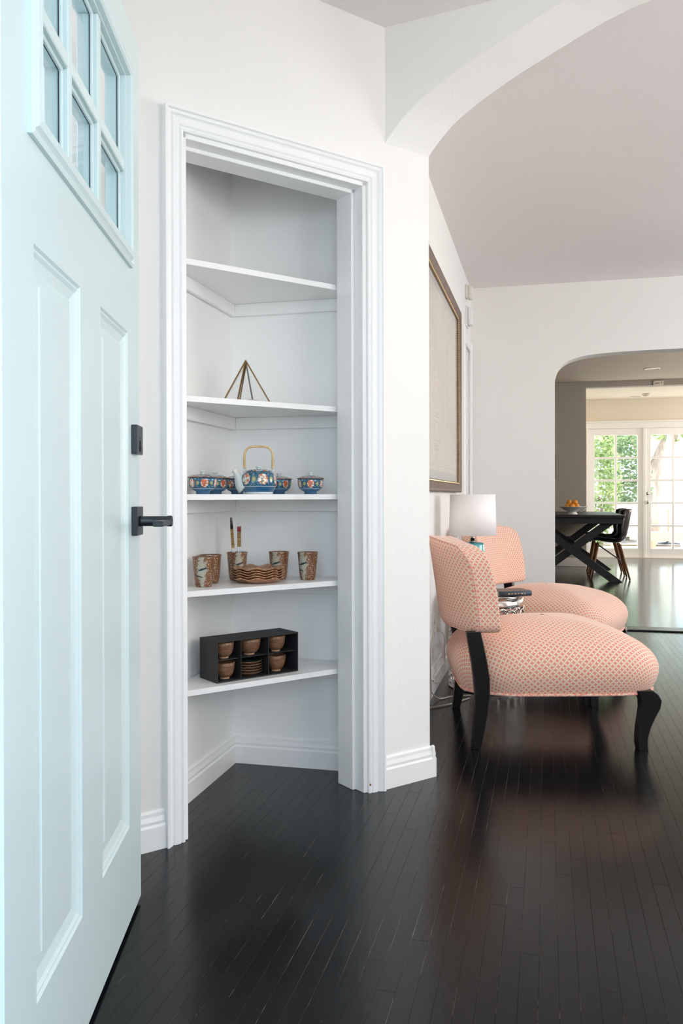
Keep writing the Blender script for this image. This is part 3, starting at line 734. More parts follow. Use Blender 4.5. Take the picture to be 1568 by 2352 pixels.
for a, b in ((bt, .088), (.091, .191), (.194, bw_ - bt)): bxp('shelf_panel', (a, .012, .0665), (b, bd_ - bt, .0690))
bm_ = BX.matrix_basis.copy(); bloc = Matrix.Translation(BX.location) @ Matrix.Rotation(BX.rotation_euler.z, 4, 'Z')
def bowl(label, x, y, z, sc_=1.0):
    e = thing('rice_bowl', label, 'bowl', bloc @ Vector((x, y, z)), random.uniform(0, 6), 'brown bowls inside the black box')
    s_ = sc_
    B().lathe([(.0150 * s_, .005), (.0215 * s_, .0085), (.0275 * s_, .0175), (.0310 * s_, .0290), (.0325 * s_, .0420), (.0330 * s_, .0530), (.0318 * s_, .0532), (.0305 * s_, .042)], 36).obj('bowl_wall', 'bowl_brown', e)
    B().lathe([(.0306 * s_, .0435), (.0285 * s_, .028), (.020 * s_, .014), (.0, .010)], 36).obj('dark_glaze', 'bowl_inside', e)
    B().lathe([(.0150 * s_, .0), (.0155 * s_, .0), (.0160 * s_, .0058), (.0, .0058)], 24).obj('foot_ring', 'foot_clay', e)
    return e
zb, zt = bt + .0002, .0692
bowl('small brown bowl at the lower left of the black box', .048, .038, zb); bowl('small brown bowl at the upper left of the black box', .045, .038, zt)
bowl('larger brown bowl in the upper middle of the black box', .142, .044, zt, 1.16); bowl('small brown bowl at the upper right of the black box', .240, .038, zt); bowl('small brown bowl at the lower right of the black box', .242, .038, zb)
sp = thing('saucer', 'lowest dark glazed brown saucer in the black box', 'saucer', bloc @ Vector((.1415, .049, zb)), 0, 'brown saucers stacked in the black box')
B().lathe([(.0, .0), (.026, .0), (.032, .002), (.0435, .0095), (.0455, .0115), (.0450, .0125), (.0435, .0120)], 40).obj('saucer_body', 'bowl_brown', sp)
B().lathe([(.0436, .0121), (.032, .0052), (.0, .0042)], 40).obj('dark_glaze', 'bowl_inside', sp)
for i, lab in enumerate(('second saucer from the bottom of the boxed stack', 'middle saucer of the boxed stack of brown saucers', 'fourth saucer up in the boxed stack', 'topmost brown saucer in the box, its dark glaze showing')):
    again(sp, lab, bloc @ Vector((.1415, .049, zb + .0085 * (i + 1))))

# ------------------------------------------------------------------ slipper chairs
def rbox_surface(hx, hy, hz, r, n):         # rounded box shell: list of (pos, normal axis, flat coords)
    faces = []
    for ax in range(3):
        for sg in (-1, 1):
            a1, a2 = [(1, 2), (0, 2), (0, 1)][ax]; h = (hx, hy, hz)
            def co(i, m, hh, rr):            # denser near the rounding
                t = i / m; return -hh + 2 * hh * (t + .0)
            n1 = max(4, int(n * h[a1] / .1)); n2 = max(4, int(n * h[a2] / .1))
            grid = []
            for i in range(n1 + 1):
                row = []
                for j in range(n2 + 1):
                    p = [0, 0, 0]; p[ax] = sg * h[ax]; p[a1] = -h[a1] + 2 * h[a1] * i / n1; p[a2] = -h[a2] + 2 * h[a2] * j / n2
                    row.append(Vector(p))
                grid.append(row)
            faces.append((ax, sg, grid, n1, n2))
    return faces
def cushion_back(parent):
    hx, hy, hz = .042, .350, .163
    def deform(p):
        # rounded corners in the (y,z) outline, then softened thickness, then curve and recline
        ry = .075; 
        yy, z_ = p.y, p.z
        rr = .070 if z_ > 0 else .040
        ay, az = abs(yy) - (hy - rr), abs(z_) - (hz - rr)
        if ay > 0 and az > 0:
            m = max(ay, az); L = math.hypot(ay, az)
            k = m / L if L > 1e-9 else 1
            yy = math.copysign(hy - rr + ay * k, yy); z_ = math.copysign(hz - rr + az * k, z_)
        # distance to outline for edge rounding of thickness
        e = min(hy - abs(yy), hz - abs(z_))
        tp_ = (z_ + hz) / (2 * hz)
        th = hx * (1.0 + .22 * math.sin(PI * min(1, max(0, tp_)))) * (1.05 - .16 * tp_)
        x = p.x / hx
        q = max(0.0, min(1.0, e / .030))
        rnd = math.sqrt(max(0, 1 - (1 - q) ** 2)) * .20 + .80
        x = x * th * rnd
        x += .020 * (1 - min(1, (yy / hy) ** 2)) * (1 if p.x > 0 else -.6)
        x += .80 * yy * yy                       # wrap round the sitter
        zz = z_ + hz
        x -= .12 * zz + .45 * max(0, zz - .10) ** 2
        cam_ = .030 * math.cos(PI * yy / (2 * hy)) * tp_ ** 2
        return Vector((x, yy * (1 - .04 * (1 - tp_)), z_ + cam_))
    b = B(True); 
    n = 10
    h = (hx, hy, hz)
    for ax in range(3):
        for sg in (-1, 1):
            a1, a2 = [(1, 2), (0, 2), (0, 1)][ax]
            cnt = {0: 8, 1: 40, 2: 24}
            n1, n2 = cnt[a1], cnt[a2]
            rows, uvs = [], []
            for i in range(n1 + 1):
                row, ur = [], []
                for j in range(n2 + 1):
                    p = [0, 0, 0]; p[ax] = sg * h[ax]; p[a1] = -h[a1] + 2 * h[a1] * i / n1; p[a2] = -h[a2] + 2 * h[a2] * j / n2
                    v = Vector(p); row.append(deform(v))
                    ur.append((p[a1] * 1.08, p[a2] * 1.05))
                rows.append(row); uvs.append(ur)
            b.strip(rows, None, True, uvs)
    bmesh.ops.remove_doubles(b.bm, verts=b.bm.verts[:], dist=.0008)
    bk = b.obj('backrest', 'lattice_fabric', parent, False)
    bk.location = (0, 0, .618)
    # welt along the rear seam and round the bottom
    def loop(xs, inset=.0):
        pts = []
        N_ = 30
        for i in range(N_ + 1): pts.append(Vector((xs * hx, -hy + 2 * hy * i / N_, hz)))
        for i in range(1, 17): pts.append(Vector((xs * hx, hy, hz - 2 * hz * i / 16)))
        for i in range(1, N_ + 1): pts.append(Vector((xs * hx, hy - 2 * hy * i / N_, -hz)))
        for i in range(1, 16): pts.append(Vector((xs * hx, -hy, -hz + 2 * hz * i / 16)))
        return [deform(p) for p in pts]
    L_ = loop(-1); L_.append(L_[0])
    B().tube(L_, .0022, 6, cap=False).obj('rear_seam', 'welt_fabric', bk)
    return bk
def seat_outline(n=96):
    # rounded trapezoid: rear narrower, front wider
    pts = []
    for i in range(n):
        a = 2 * PI * i / n; ca, sa = math.cos(a), math.sin(a); e = 2 / 5.0
        x = .375 * math.copysign(abs(ca) ** e, ca); y = math.copysign(abs(sa) ** e, sa)
        wd = .330 + .035 * (x / .375) + (-.045 * max(0, -x / .375 - .5) * 2)
        x += .022 * (1 - min(1, (y * y))) * (1 if x > 0 else 0) * (x / .375)
        pts.append(Vector((x, y * wd, 0)))
    return pts
def cushion_seat(parent):
    ol = seat_outline(); n = len(ol)
    nrm = []
    for i in range(n):
        t = (ol[(i + 1) % n] - ol[i - 1]).normalized(); nrm.append(Vector((t.y, -t.x, 0)))
    prof = [(-.014, .000, 0), (-.005, .016, .018), (.008, .045, .050), (.016, .078, .084), (.017, .108, .114), (.008, .140, .148), (-.010, .167, .180), (-.036, .190, .214), (-.068, .207, .250), (-.11, .222, .294)]
    rows, uvs = [], []
    zf = lambda p: 1.0 - .13 * max(0, (p.x + .05) / .40) ** 2.0
    L0 = .294
    for off, z, arc in prof:
        row, ur = [], []
        for p, q in zip(ol, nrm):
            v = p + q * off; v.z = z * zf(v); row.append(v)
            w_ = p - q * .11 + q * (L0 - arc); ur.append((w_.x, w_.y))
        row = row; uvs.append(ur + [ur[0]]); rows.append(row)
    inner = [p - q * .11 for p, q in zip(ol, nrm)]
    for k, dz in ((.8, .238), (.6, .251), (.4, .259), (.2, .263), (.03, .264)):
        row = []; ur = []
        for p in inner:
            v = p * k; v.z = dz * zf(v); row.append(v); ur.append((v.x, v.y))
        rows.append(row); uvs.append(ur + [ur[0]])
    b = B(True); b.strip(rows, None, True, uvs, True)
    s_ = b.obj('seat', 'lattice_fabric', parent, False); s_.location = (0, 0, .206); s_.rotation_euler = (0, math.radians(-1.6), 0)
    wl = [Vector((*(p - q * .010).xy, 0)) for p, q in zip(ol, nrm)]; wl.append(wl[0])
    B().tube(wl, .0055, 6, cap=False).obj('welt', 'welt_fabric', s_)
    ub = B(); f = [Vector((*(p - q * .02).xy, .0)) for p, q in zip(ol, nrm)]; ub.prism(f, (0, 0, .02)); ub.obj('seat_base', 'dark_line', s_)
    return s_
def slab_leg(name, pts, parent, wy):       # pts: (x centre, z, depth in x); section depth x wy
    b = B(); rows = []
    for (x, z, d) in pts:
        c = .004; hw = wy / 2; hd = d / 2
        rows.append([(x - hd, -hw + c, z), (x - hd + c, -hw, z), (x + hd - c, -hw, z), (x + hd, -hw + c, z), (x + hd, hw - c, z), (x + hd - c, hw, z), (x - hd + c, hw, z), (x - hd, hw - c, z)])
    b.strip(rows, None, False, None, True); vs = list(b.bm.verts); b.bm.faces.new(vs[:8][::-1]); b.bm.faces.new(vs[-8:])
    return b.obj(name, 'black_lacquer', parent)
def slipper_chair(label, loc, rotz):
    e = thing('slipper_chair', label, 'chair', loc, rotz, 'pink lattice slipper chairs')
    s_ = cushion_seat(e)
    bk = cushion_back(e); bk.location = (-.370, 0, .604)
    rl = [(-.330, .002, .034), (-.320, .06, .042), (-.310, .13, .050), (-.305, .20, .056), (-.308, .27, .060), (-.318, .34, .060), (-.330, .405, .058), (-.338, .446, .055)]
    for sy in (-1, 1):
        l = slab_leg('rear_leg', rl, e, .044); l.location = (0, sy * .305, 0)
        fp = [(.300, .001, .038), (.297, .02, .040), (.297, .05, .042), (.303, .085, .048), (.315, .125, .060), (.327, .160, .074), (.329, .190, .080), (.318, .212, .078), (.308, .226, .060)]
        l = slab_leg('front_leg', fp, e, .046); l.location = (0, sy * .318, 0)
    return e
ch1 = slipper_chair('pink lattice slipper chair nearest the white pillar, its back towards the wall', (-.015, 3.60, 0), math.radians(13))
ch2 = again(ch1, 'pink lattice slipper chair beyond the silver drum table, near the dining arch', (.00, 4.88, 0), math.radians(-17))

# ------------------------------------------------------------------ silver drum table, lamp, book
DRC = (-.302, 4.30); DRR = .185; DRH = .475
dt = thing('drum_table', 'silver pierced metal drum table between the pink chairs', 'side table', (*DRC, 0), 0)
B().lathe([(.0, DRH - .012), (DRR + .008, DRH - .012), (DRR + .012, DRH - .008), (DRR + .012, DRH - .003), (DRR + .008, DRH), (.0, DRH)], 64).obj('table_top', 'chrome', dt)
B().lathe([(DRR, DRH - .012), (DRR + .002, DRH - .05), (DRR + .002, DRH - .062), (DRR - .004, DRH - .062), (DRR - .004, DRH - .012)], 64).obj('upper_band', 'chrome', dt)
B().lathe([(DRR - .006, 0), (DRR + .006, 0), (DRR + .008, .008), (DRR + .004, .018), (DRR - .006, .018)], 64).obj('base_ring', 'chrome', dt)
lat = B(); nr, nc = 6, 12; z0_, z1_ = .018, DRH - .062; dz = (z1_ - z0_) / nr
for j in range(nr):
    for i in range(nc):
        zc_ = z0_ + dz * (j + .5); ac = 2 * PI * (i + .5 * (j % 2)) / nc
        def cyl(da, z_): return (DRR * math.cos(ac + da), DRR * math.sin(ac + da), z_)
        lp = [cyl(.155 * math.cos(2 * PI * q / 16), zc_ + dz * .34 * math.sin(2 * PI * q / 16)) for q in range(17)]
        lat.tube(lp, .0050, 5, cap=False)
        for s1 in (-1, 1):
            for s2 in (-1, 1):
                lat.tube([cyl(s1 * .115, zc_ + s2 * dz * .25), cyl(s1 * .262, zc_ + s2 * dz * .52)], .0050, 5)
lat.obj('lattice', 'chrome', dt)
LMP = (-.372, 4.335)
lm = thing('table_lamp', 'table lamp with teal glass base and white drum shade', 'lamp', (*LMP, DRH), 0)
B().lathe([(.0, .0), (.058, .0), (.060, .004), (.060, .238), (.057, .247), (.048, .252), (.016, .255), (.0, .255)], 40).obj('glass_base', 'teal_glass', lm)
B().lathe([(.014, .254), (.014, .262), (.011, .264), (.011, .300), (.015, .302), (.015, .33), (.0, .33)], 20).obj('neck', 'nickel', lm)
B().lathe([(.121, .290), (.1155, .499), (.1135, .499), (.119, .290), (.121, .290)], 56).obj('shade', 'shade_linen', lm)
B().tube([(0, 0, .33), (0, 0, .49)], .003, 8).tube([(-.114, 0, .488), (.114, 0, .488)], .002, 6).tube([(0, -.114, .488), (0, .114, .488)], .002, 6).obj('shade_spider', 'nickel', lm)
bk = thing('hardback_book', 'worn hardback book with dark blue spine on the drum table', 'book', (-.175, 4.215, DRH), math.radians(27))
B().box((-.085, -.060, .001), (.080, .060, .004), .0008).obj('back_cover', 'book_cover', bk); B().box((-.085, -.060, .024), (.080, .060, .027), .0008).obj('front_cover', 'book_cover', bk)
B().box((-.080, -.050, .004), (.076, .057, .024)).obj('pages', 'page_paper', bk)
B().tube([(-.085, -.056, .014), (.080, -.056, .014)], .0128, 16, flat=1).obj('spine', 'book_spine', bk)
lt = B()
for i, wd_ in enumerate((.010, .006, .008, .005, .009, .006)): lt.box((-.045 + i * .017, -.0693, .0115), (-.045 + i * .017 + wd_, -.0685, .0165))
lt.obj('spine_lettering', 'spine_gold', bk)

# ------------------------------------------------------------------ framed map
FY0_, FY1_, FZ0, FZ1 = 3.50, 5.262, .988, 2.114
fm = thing('framed_map', 'large framed antique map on the living room wall', 'framed map', (-.553, 0, 0), 0)
fwid = .058
def yz_loop(name, prof, mat, par, y0, y1, z0, z1):
    b = B(); rows = []
    for u, x in prof: rows.append([(x, y0 + u, z0 + u), (x, y1 - u, z0 + u), (x, y1 - u, z1 - u), (x, y0 + u, z1 - u)])
    b.strip(rows, None, False, None, True); return b.obj(name, mat, par)
fr = yz_loop('frame', [(0, .001), (0, .030), (.006, .036), (.016, .037), (.040, .026), (.046, .024), (.046, .018)], 'frame_wood', fm, FY0_, FY1_, FZ0, FZ1)
yz_loop('gilt_slip', [(.046, .022), (.050, .023), (.062, .021), (.064, .014)], 'frame_wood', fm, FY0_, FY1_, FZ0, FZ1)
be = B(); y_ = FY0_ + .052
def bead(y, z):
    bm = bmesh.new(); bmesh.ops.create_icosphere(bm, subdivisions=1, radius=.0042); be.absorb(bm, None, Matrix.Translation((.0235, y, z)))
zq = FZ0 + .055
while zq < FZ1 - .05: bead(FY1_ - .055, zq); bead(FY0_ + .055, zq); zq += .0105
yq = FY0_ + .06
while yq < FY1_ - .055: bead(yq, FZ0 + .055); bead(yq, FZ1 - .055); yq += .0105
bo = be.obj('beading', 'brass_bright', fm); bo['kind'] = 'stuff'
B().box((.002, FY0_ + .04, FZ0 + .04), (.012, FY1_ - .04, FZ1 - .04)).obj('mat_board', 'mat_grey', fm)
mb_ = .135
mp_ = B().box((.012, FY0_ + mb_, FZ0 + mb_ - .03), (.0135, FY1_ - mb_, FZ1 - mb_ + .03)).obj('map_sheet', 'map_paper', fm)
ln = B(); i0 = mb_ + .025
for (a0, a1, b0, b1) in ((FY0_ + i0, FY1_ - i0, FZ0 + i0 - .03, FZ0 + i0 - .027), (FY0_ + i0, FY1_ - i0, FZ1 - i0 + .027, FZ1 - i0 + .03), (FY0_ + i0, FY0_ + i0 + .003, FZ0 + i0 - .03, FZ1 - i0 + .03), (FY1_ - i0 - .003, FY1_ - i0, FZ0 + i0 - .03, FZ1 - i0 + .03)):
    ln.box((.0133, a0, b0), (.0138, a1, b1))
ln.obj('border_line', 'mat_grey', mp_)
ct = B(); 
for (a0, a1, b0, b1) in ((4.13, 4.30, 1.245, 1.249), (4.13, 4.30, 1.335, 1.339), (4.13, 4.134, 1.245, 1.339), (4.296, 4.30, 1.245, 1.339)): ct.box((.0133, a0, b0), (.0138, a1, b1))
for r_i, zz_ in enumerate((1.212, 1.196, 1.362, 1.380)):
    for q in range(9): ct.box((.0133, 4.13 + q * .019, zz_), (.0138, 4.13 + q * .019 + .013, zz_ + .008))
ct.obj('cartouche', 'mat_grey', mp_)
B().box((.0165, FY0_ + .05, FZ0 + .05), (.0180, FY1_ - .05, FZ1 - .05)).obj('glazing', 'thin_glass', fm)

# doorway at the end of the picture wall
d4 = thing('door_4', 'white cased hallway doorway beside the far corner', None, (0, 0, 0), 0, None, 'structure')
B().box((-.553, 5.43, 0), (-.514, 5.515, 2.085), .003).obj('casing', 'trim_white', d4)
B().box((-.553, 6.17, 0), (-.535, 6.255, 2.085), .003).obj('casing', 'trim_white', d4)
B().box((-.553, 5.515, 2.02), (-.538, 6.17, 2.085), .002).obj('casing', 'trim_white', d4)
B().box((-.70, 5.50, 0), (-.556, 5.515, 2.035)).obj('jamb', 'trim_white', d4); B().box((-.70, 6.170, 0), (-.556, 6.185, 2.035)).obj('jamb', 'trim_white', d4); B().box((-.70, 5.515, 2.02), (-.556, 6.17, 2.035)).obj('jamb', 'trim_white', d4)
dl = B().box((-.698, 5.517, .005), (-.66, 6.168, 2.018), .002).obj('door_leaf', 'trim_white', d4)
B().lathe([(.006, 0), (.006, .03), (.022, .035), (.026, .05), (.018, .062), (0, .064)], 16, mtx=Matrix.Translation((-.66, 5.60, .95)) @ Matrix.Rotation(PI / 2, 4, 'Y')).obj('knob', 'nickel', dl)
# small devices near the far corner
mo = thing('motion_sensor', 'cream motion sensor high in the far living room corner', 'sensor', (-.553, 5.93, 2.40), 0)
B().box((.0, -.035, -.045), (.016, .035, .05), .006, seg=2).obj('mounting_base', 'plastic_cream', mo)
B().box((.014, -.032, -.055), (.048, .032, .045), .012, seg=3).obj('lens_housing', 'plastic_cream', mo)
cb = thing('door_chime', 'white wall chime box just below the motion sensor', 'chime', (-.553, 5.97, 2.235), 0)
B().box((0, -.06, -.075), (.012, .06, .07), .003).obj('back_plate', 'plastic_white', cb)
B().box((.012, -.050, -.065), (.042, .050, .062), .010, seg=3).obj('cover', 'plastic_white', cb)
# outlet and cords by the chair
ou = thing('wall_outlet', 'white wall outlet behind the nearer pink chair', 'outlet', (-.553, 4.17, .315), 0)
B().box((0, -.036, -.058), (.006, .036, .058), .002).obj('cover_plate', 'plastic_white', ou)
for dz_ in (-.022, .022): B().box((.006, -.014, dz_ - .014), (.009, .014, dz_ + .014), .002).obj('socket', 'plastic_white', ou)
def wire(name, label, pts, r=.0030, mat='cable_clear', n=5):
    P = [Vector(p) for p in pts]; out = []
    for i in range(len(P) - 1):
        p0, p1, p2, p3 = P[max(i - 1, 0)], P[i], P[i + 1], P[min(i + 2, len(P) - 1)]
        for q in range(n):
            t = q / n; out.append(.5 * ((2 * p1) + (-p0 + p2) * t + (2 * p0 - 5 * p1 + 4 * p2 - p3) * t * t + (-p0 + 3 * p1 - 3 * p2 + p3) * t ** 3))
    out.append(P[-1]); e = thing(name, label, 'cord', P[0], 0)
    B().tube([p - P[0] for p in out], r, 6).obj('cable', mat, e); return e, P[0]
e, o0 = wire('lamp_cord', 'clear cord with a red striped tag hanging from the outlet', [(-.542, 4.165, .293), (-.515, 4.165, .288), (-.500, 4.17, .268), (-.497, 4.165, .20), (-.497, 4.15, .12), (-.52, 4.05, .06), (-.535, 3.96, .09), (-.535, 3.93, .05), (-.50, 3.95, .008), (-.44, 4.02, .005), (-.36, 4.06, .005)])
tg = B().box((-.001, -.019, -.034), (.001, .019, .034)).obj('warning_tag', 'label_paper', e); tg.location = Vector((-.505, 4.145, .19)) - o0
tr_ = B()
for i in range(7): tr_.box((.001, -.016, -.028 + i * .0085), (.0016, .016, -.0245 + i * .0085)); tr_.box((-.0016, -.016, -.028 + i * .0085), (-.001, .016, -.0245 + i * .0085))
q = tr_.obj('red_print', 'label_red', tg)
B().box((-.016, -.010, -.010), (.004, .010, .010), .003).obj('plug', 'plastic_white', e).location = (.0, 0, 0)
e, o0 = wire('extension_cord', 'pale cord running down the baseboard and across the dark floor', [(-.548, 4.185, .337), (-.535, 4.10, .33), (-.537, 3.96, .25), (-.534, 3.92, .12), (-.530, 3.90, .02), (-.545, 3.80, .006), (-.52, 3.78, .005), (-.44, 3.86, .005), (-.36, 4.00, .005)], .0034)
B().box((-.012, -.008, -.009), (.006, .008, .009), .003).obj('plug', 'plastic_white', e)
tg = B().box((-.001, -.015, -.022), (.001, .015, .022)).obj('paper_tag', 'label_paper', e); tg.location = Vector((-.520, 3.945, .10)) - o0

# ------------------------------------------------------------------ dining table, fruit bowl, chairs
TBX, TBY = .27, 9.65; HWt = .56; TL = 2.1
tb = thing('trestle_table', 'long black trestle dining table with crossed legs', 'table', (TBX, TBY, 0), 0)
B().box((-HWt, 0, .720), (HWt, TL, .752), .004).obj('table_top', 'table_wood', tb)
B().box((-HWt + .03, .03, .655), (HWt - .03, .055, .720), .002).obj('apron', 'table_wood', tb); B().box((-HWt + .03, TL - .055, .655), (HWt - .03, TL - .03, .720), .002).obj('apron', 'table_wood', tb)
for sx_ in (-1, 1): B().box((sx_ * (HWt - .045) - .0125, .055, .655), (sx_ * (HWt - .045) + .0125, TL - .055, .720), .002).obj('apron', 'table_wood', tb)
for yy in (.22, TL - .22):
    for sg in (-1, 1):
        x0, x1 = sg * .47, -sg * .40
        b = B(); hw_ = .062; dy = -.024 if sg > 0 else .024
        b.prism([(x0 - hw_, yy + dy - .024, 0), (x0 + hw_ * 1.25, yy + dy - .024, 0), (x1 + hw_ * 1.1, yy + dy - .024, .655), (x1 - hw_ * 1.2, yy + dy - .024, .655)], (0, .048, 0)); b.obj('crossed_leg', 'table_wood', tb)
B().box((-.04, .27, .36), (.04, TL - .27, .43), .003).obj('stretcher', 'table_wood', tb)
fb_ = (.285, 9.98)
fbw = thing('fruit_bowl', 'white footed fruit bowl on the black dining table', 'bowl', (*fb_, .752), 0)
B().lathe([(.050, 0), (.058, 0), (.052, .012), (.040, .022), (.050, .032), (.095, .052), (.125, .078), (.152, .088), (.155, .092), (.120, .084), (.085, .060), (.0, .050)], 40).obj('bowl_body', 'porcelain_white', fbw)
B().tube([(.125, 0, .085), (.165, 0, .094), (.150, 0, .075), (.115, 0, .045), (.090, 0, .030)], .006, 8).obj('handle', 'porcelain_white', fbw)
og = [(-.055, -.02, .095, 'leftmost orange heaped in the white fruit bowl'), (-.005, -.050, .096, 'orange at the front of the heap in the fruit bowl'), (.045, -.01, .097, 'orange beside the bowl handle, on the right'), (-.01, .04, .098, 'orange at the back of the fruit bowl'), (-.036, .012, .137, 'upper left orange on top of the heap'), (.026, .010, .138, 'upper right orange on top of the heap')]
o1 = None
for dx, dy, dz_, lab in og:
    if o1 is None:
        o1 = thing('orange', lab, 'fruit', (fb_[0] + dx, fb_[1] + dy, .752 + dz_), 0, 'oranges in the fruit bowl')
        bm = bmesh.new(); bmesh.ops.create_uvsphere(bm, u_segments=20, v_segments=12, radius=.031); b = B(); b.absorb(bm); b.obj('peel', 'orange_peel', o1, True)
        B().lathe([(.004, .030), (.003, .033), (0, .033)], 8).obj('stalk', 'orange_stalk', o1)
    else: again(o1, lab, (fb_[0] + dx, fb_[1] + dy, .752 + dz_), random.random() * 6)
def shell_chair(label, loc, rotz):
    e = thing('shell_chair', label, 'chair', loc, rotz, 'black shell chairs at the dining table')
    prof = [(.215, .425), (.20, .440), (.13, .445), (.04, .430), (-.05, .420), (-.12, .428), (-.17, .460), (-.20, .515), (-.215, .580), (-.228, .65), (-.24, .72), (-.25, .775), (-.258, .81)]
    rows = []; Np = len(prof)
    for i, (x, z) in enumerate(prof):
        s_ = i / (Np - 1); hw = .225 if s_ < .6 else .225 - .07 * ((s_ - .6) / .4) ** 2
        row = []
        for j in range(15):
            t = -1 + 2 * j / 14
            lift = .055 * t ** 4 if s_ < .55 else .02 * t ** 4; fwd = .095 * t * t * min(1, max(0, (s_ - .35) / .3))
            cut = .03 * t ** 6 if i == Np - 1 else 0
            row.append((x + fwd, t * hw, z + lift - cut))
        rows.append(row)
    b = B(); b.strip(rows, None, True)
    sh = b.obj('shell', 'shell_black', e); so = sh.modifiers.new('s', 'SOLIDIFY'); so.thickness = .010
    tops = [(.13, .12), (.13, -.12), (-.11, .12), (-.11, -.12)]; feet = [(.205, .20), (.205, -.20), (-.215, .20), (-.215, -.20)]
    for (a, c), (a2, c2) in zip(tops, feet): B().tube([(a, c, .405), (a2, c2, .003)], [.016, .010], 10).obj('leg', 'walnut', e)
    wb = B()
    for (a, c) in tops:
        wb.tube([(a, c, .400), (a * .9, c * .9, .425)], .006, 6)
    for (i, j) in ((0, 3), (1, 2), (0, 1), (2, 3), (0, 2), (1, 3)):
        A1 = Vector((*tops[i], .395)); B1 = Vector((*feet[j], 0)).lerp(Vector((*tops[j], .405)), .45); wb.tube([A1, B1], .004, 6)
    wb.obj('wire_brace', 'wire_black', e); return e
sc1 = shell_chair('black moulded shell chair at the near end of the table side', (.70, 10.22, 0), PI)
again(sc1, 'black moulded shell chair behind the first, further along the table', (.695, 10.86, 0), PI)
# small dark picture on the dining end wall, ceiling devices
pf = thing('small_picture', 'small dark framed picture at the edge of the dining arch', 'picture', (.10, 11.845, 1.36), 0)
B().box((-.30, -.02, -.17), (.012, 0, .17), .003).obj('frame', 'frame_wood', pf); B().box((-.27, -.022, -.14), (-.018, -.0195, .14)).obj('print', 'mat_grey', pf)
def ceil_light(label, x, y, z, r):
    e = thing('recessed_light', label, 'ceiling light', (x, y, z), 0, 'recessed ceiling lights')
    B().lathe([(r, 0), (r, -.006), (r - .012, -.009), (r - .018, -.004), (r - .020, .0)], 32).obj('trim_ring', 'plastic_white', e); B().lathe([(r - .019, -.001), (r - .03, -.0025), (0, -.003)], 32).obj('lamp_face', 'nickel', e)
ceil_light('recessed round ceiling light over the dining table', *camW(1497, 10.18), CEIL, .095)
ceil_light('recessed round ceiling light before the glazed doors', *camW(1461, 12.55), 2.453, .095)
sd = camW(1485, 12.2); sm = thing('smoke_detector', 'round smoke detector on the ceiling near the glazed doors', 'smoke detector', (*sd, 2.453), 0)
B().lathe([(.065, 0), (.065, -.018), (.055, -.034), (.0, -.036)], 28).obj('housing', 'plastic_cream', sm); B().lathe([(.030, -.036), (.028, -.040), (0, -.040)], 20).obj('grille', 'plastic_white', sm)
hb = camW(1508, 11.3); cbx = thing('wall_sounder', 'small cream box on the grey dining header', 'alarm', (hb[0], 11.85, 2.465), 0)
B().box((-.065, -.03, -.035), (.065, 0, .035), .006).obj('case', 'plastic_cream', cbx); B().box((-.045, -.0315, -.006), (.015, -.0295, .002)).obj('slot', 'dark_line', cbx); B().lathe([(.006, 0), (.006, .002), (0, .002)], 12, mtx=Matrix.Translation((.04, -.03, .005)) @ Matrix.Rotation(PI / 2, 4, 'X')).obj('indicator', 'dark_line', cbx)

# ------------------------------------------------------------------ glazed garden doors
def french_leaf(name, label, x0, knob):
    e = thing(name, label, None, (x0, 13.66, 0), 0, None, 'structure'); w_ = LW - .006
    st_ = .095; rz0, rz1 = .150, 1.905
    B().box((0, 0, .01), (st_, .045, 2.01), .003).obj('stile', 'trim_white', e); B().box((w_ - st_, 0, .01), (w_, .045, 2.01), .003).obj('stile', 'trim_white', e)
    B().box((st_, 0, .01), (w_ - st_, .045, rz0), .003).obj('rail', 'trim_white', e); B().box((st_, 0, rz1), (w_ - st_, .045, 2.01), .003).obj('rail', 'trim_white', e)
    pw = (w_ - 2 * st_); ph = (rz1 - rz0) / 5; mw = .016
    B().box((st_ + pw / 2 - mw, .002, rz0), (st_ + pw / 2 + mw, .043, rz1), .003).obj('muntin', 'trim_white', e)
    for i in range(1, 5): B().box((st_, .005, rz0 + ph * i - mw), (w_ - st_, .040, rz0 + ph * i + mw), .003).obj('muntin', 'trim_white', e)
    for i in range(5):
        for j in range(2):
            a = st_ + j * (pw / 2 + mw) ; b2 = a + pw / 2 - mw
            B().box((a, .021, rz0 + ph * i + (mw if i else 0)), (b2, .025, rz0 + ph * (i + 1) - (mw if i < 4 else 0))).obj('pane', 'pane_glass', e)
    if knob:
        for z, r in ((.865, .028), (1.0, .026)):
            B().lathe([(.030, 0), (.030, .006), (.012, .010), (.012, .03), (r, .036), (r, .050), (.016, .060), (0, .061)] if z < .9 else [(.026, 0), (.026, .010), (.020, .014), (0, .014)], 20, mtx=Matrix.Translation((.045, 0, z)) @ Matrix.Rotation(PI / 2, 4, 'X')).obj('door_knob' if z < .9 else 'deadbolt', 'nickel', e)
    return e
french_leaf('door_5', 'white ten pane garden door leaf on the left', FL + .025, False)
french_leaf('door_6', 'white ten pane garden door leaf with the knob', FL + .025 + LW, True)
d7 = thing('door_7', 'white frame of the glazed garden doors', None, (0, 0, 0), 0, None, 'structure')
B().box((FL, 13.60, 0), (FL + .022, 13.76, 2.02), .002).obj('jamb', 'trim_white', d7); B().box((FL + 2 * LW + .028, 13.60, 0), (FL + 2 * LW + .05, 13.76, 2.02), .002).obj('jamb', 'trim_white', d7)
B().box((FL + .022, 13.60, 2.012), (FL + 2 * LW + .028, 13.76, 2.024), .002).obj('jamb', 'trim_white', d7)
B().box((FL + LW + .005, 13.630, .01), (FL + LW + .045, 13.664, 2.01), .004).obj('astragal', 'trim_white', d7)
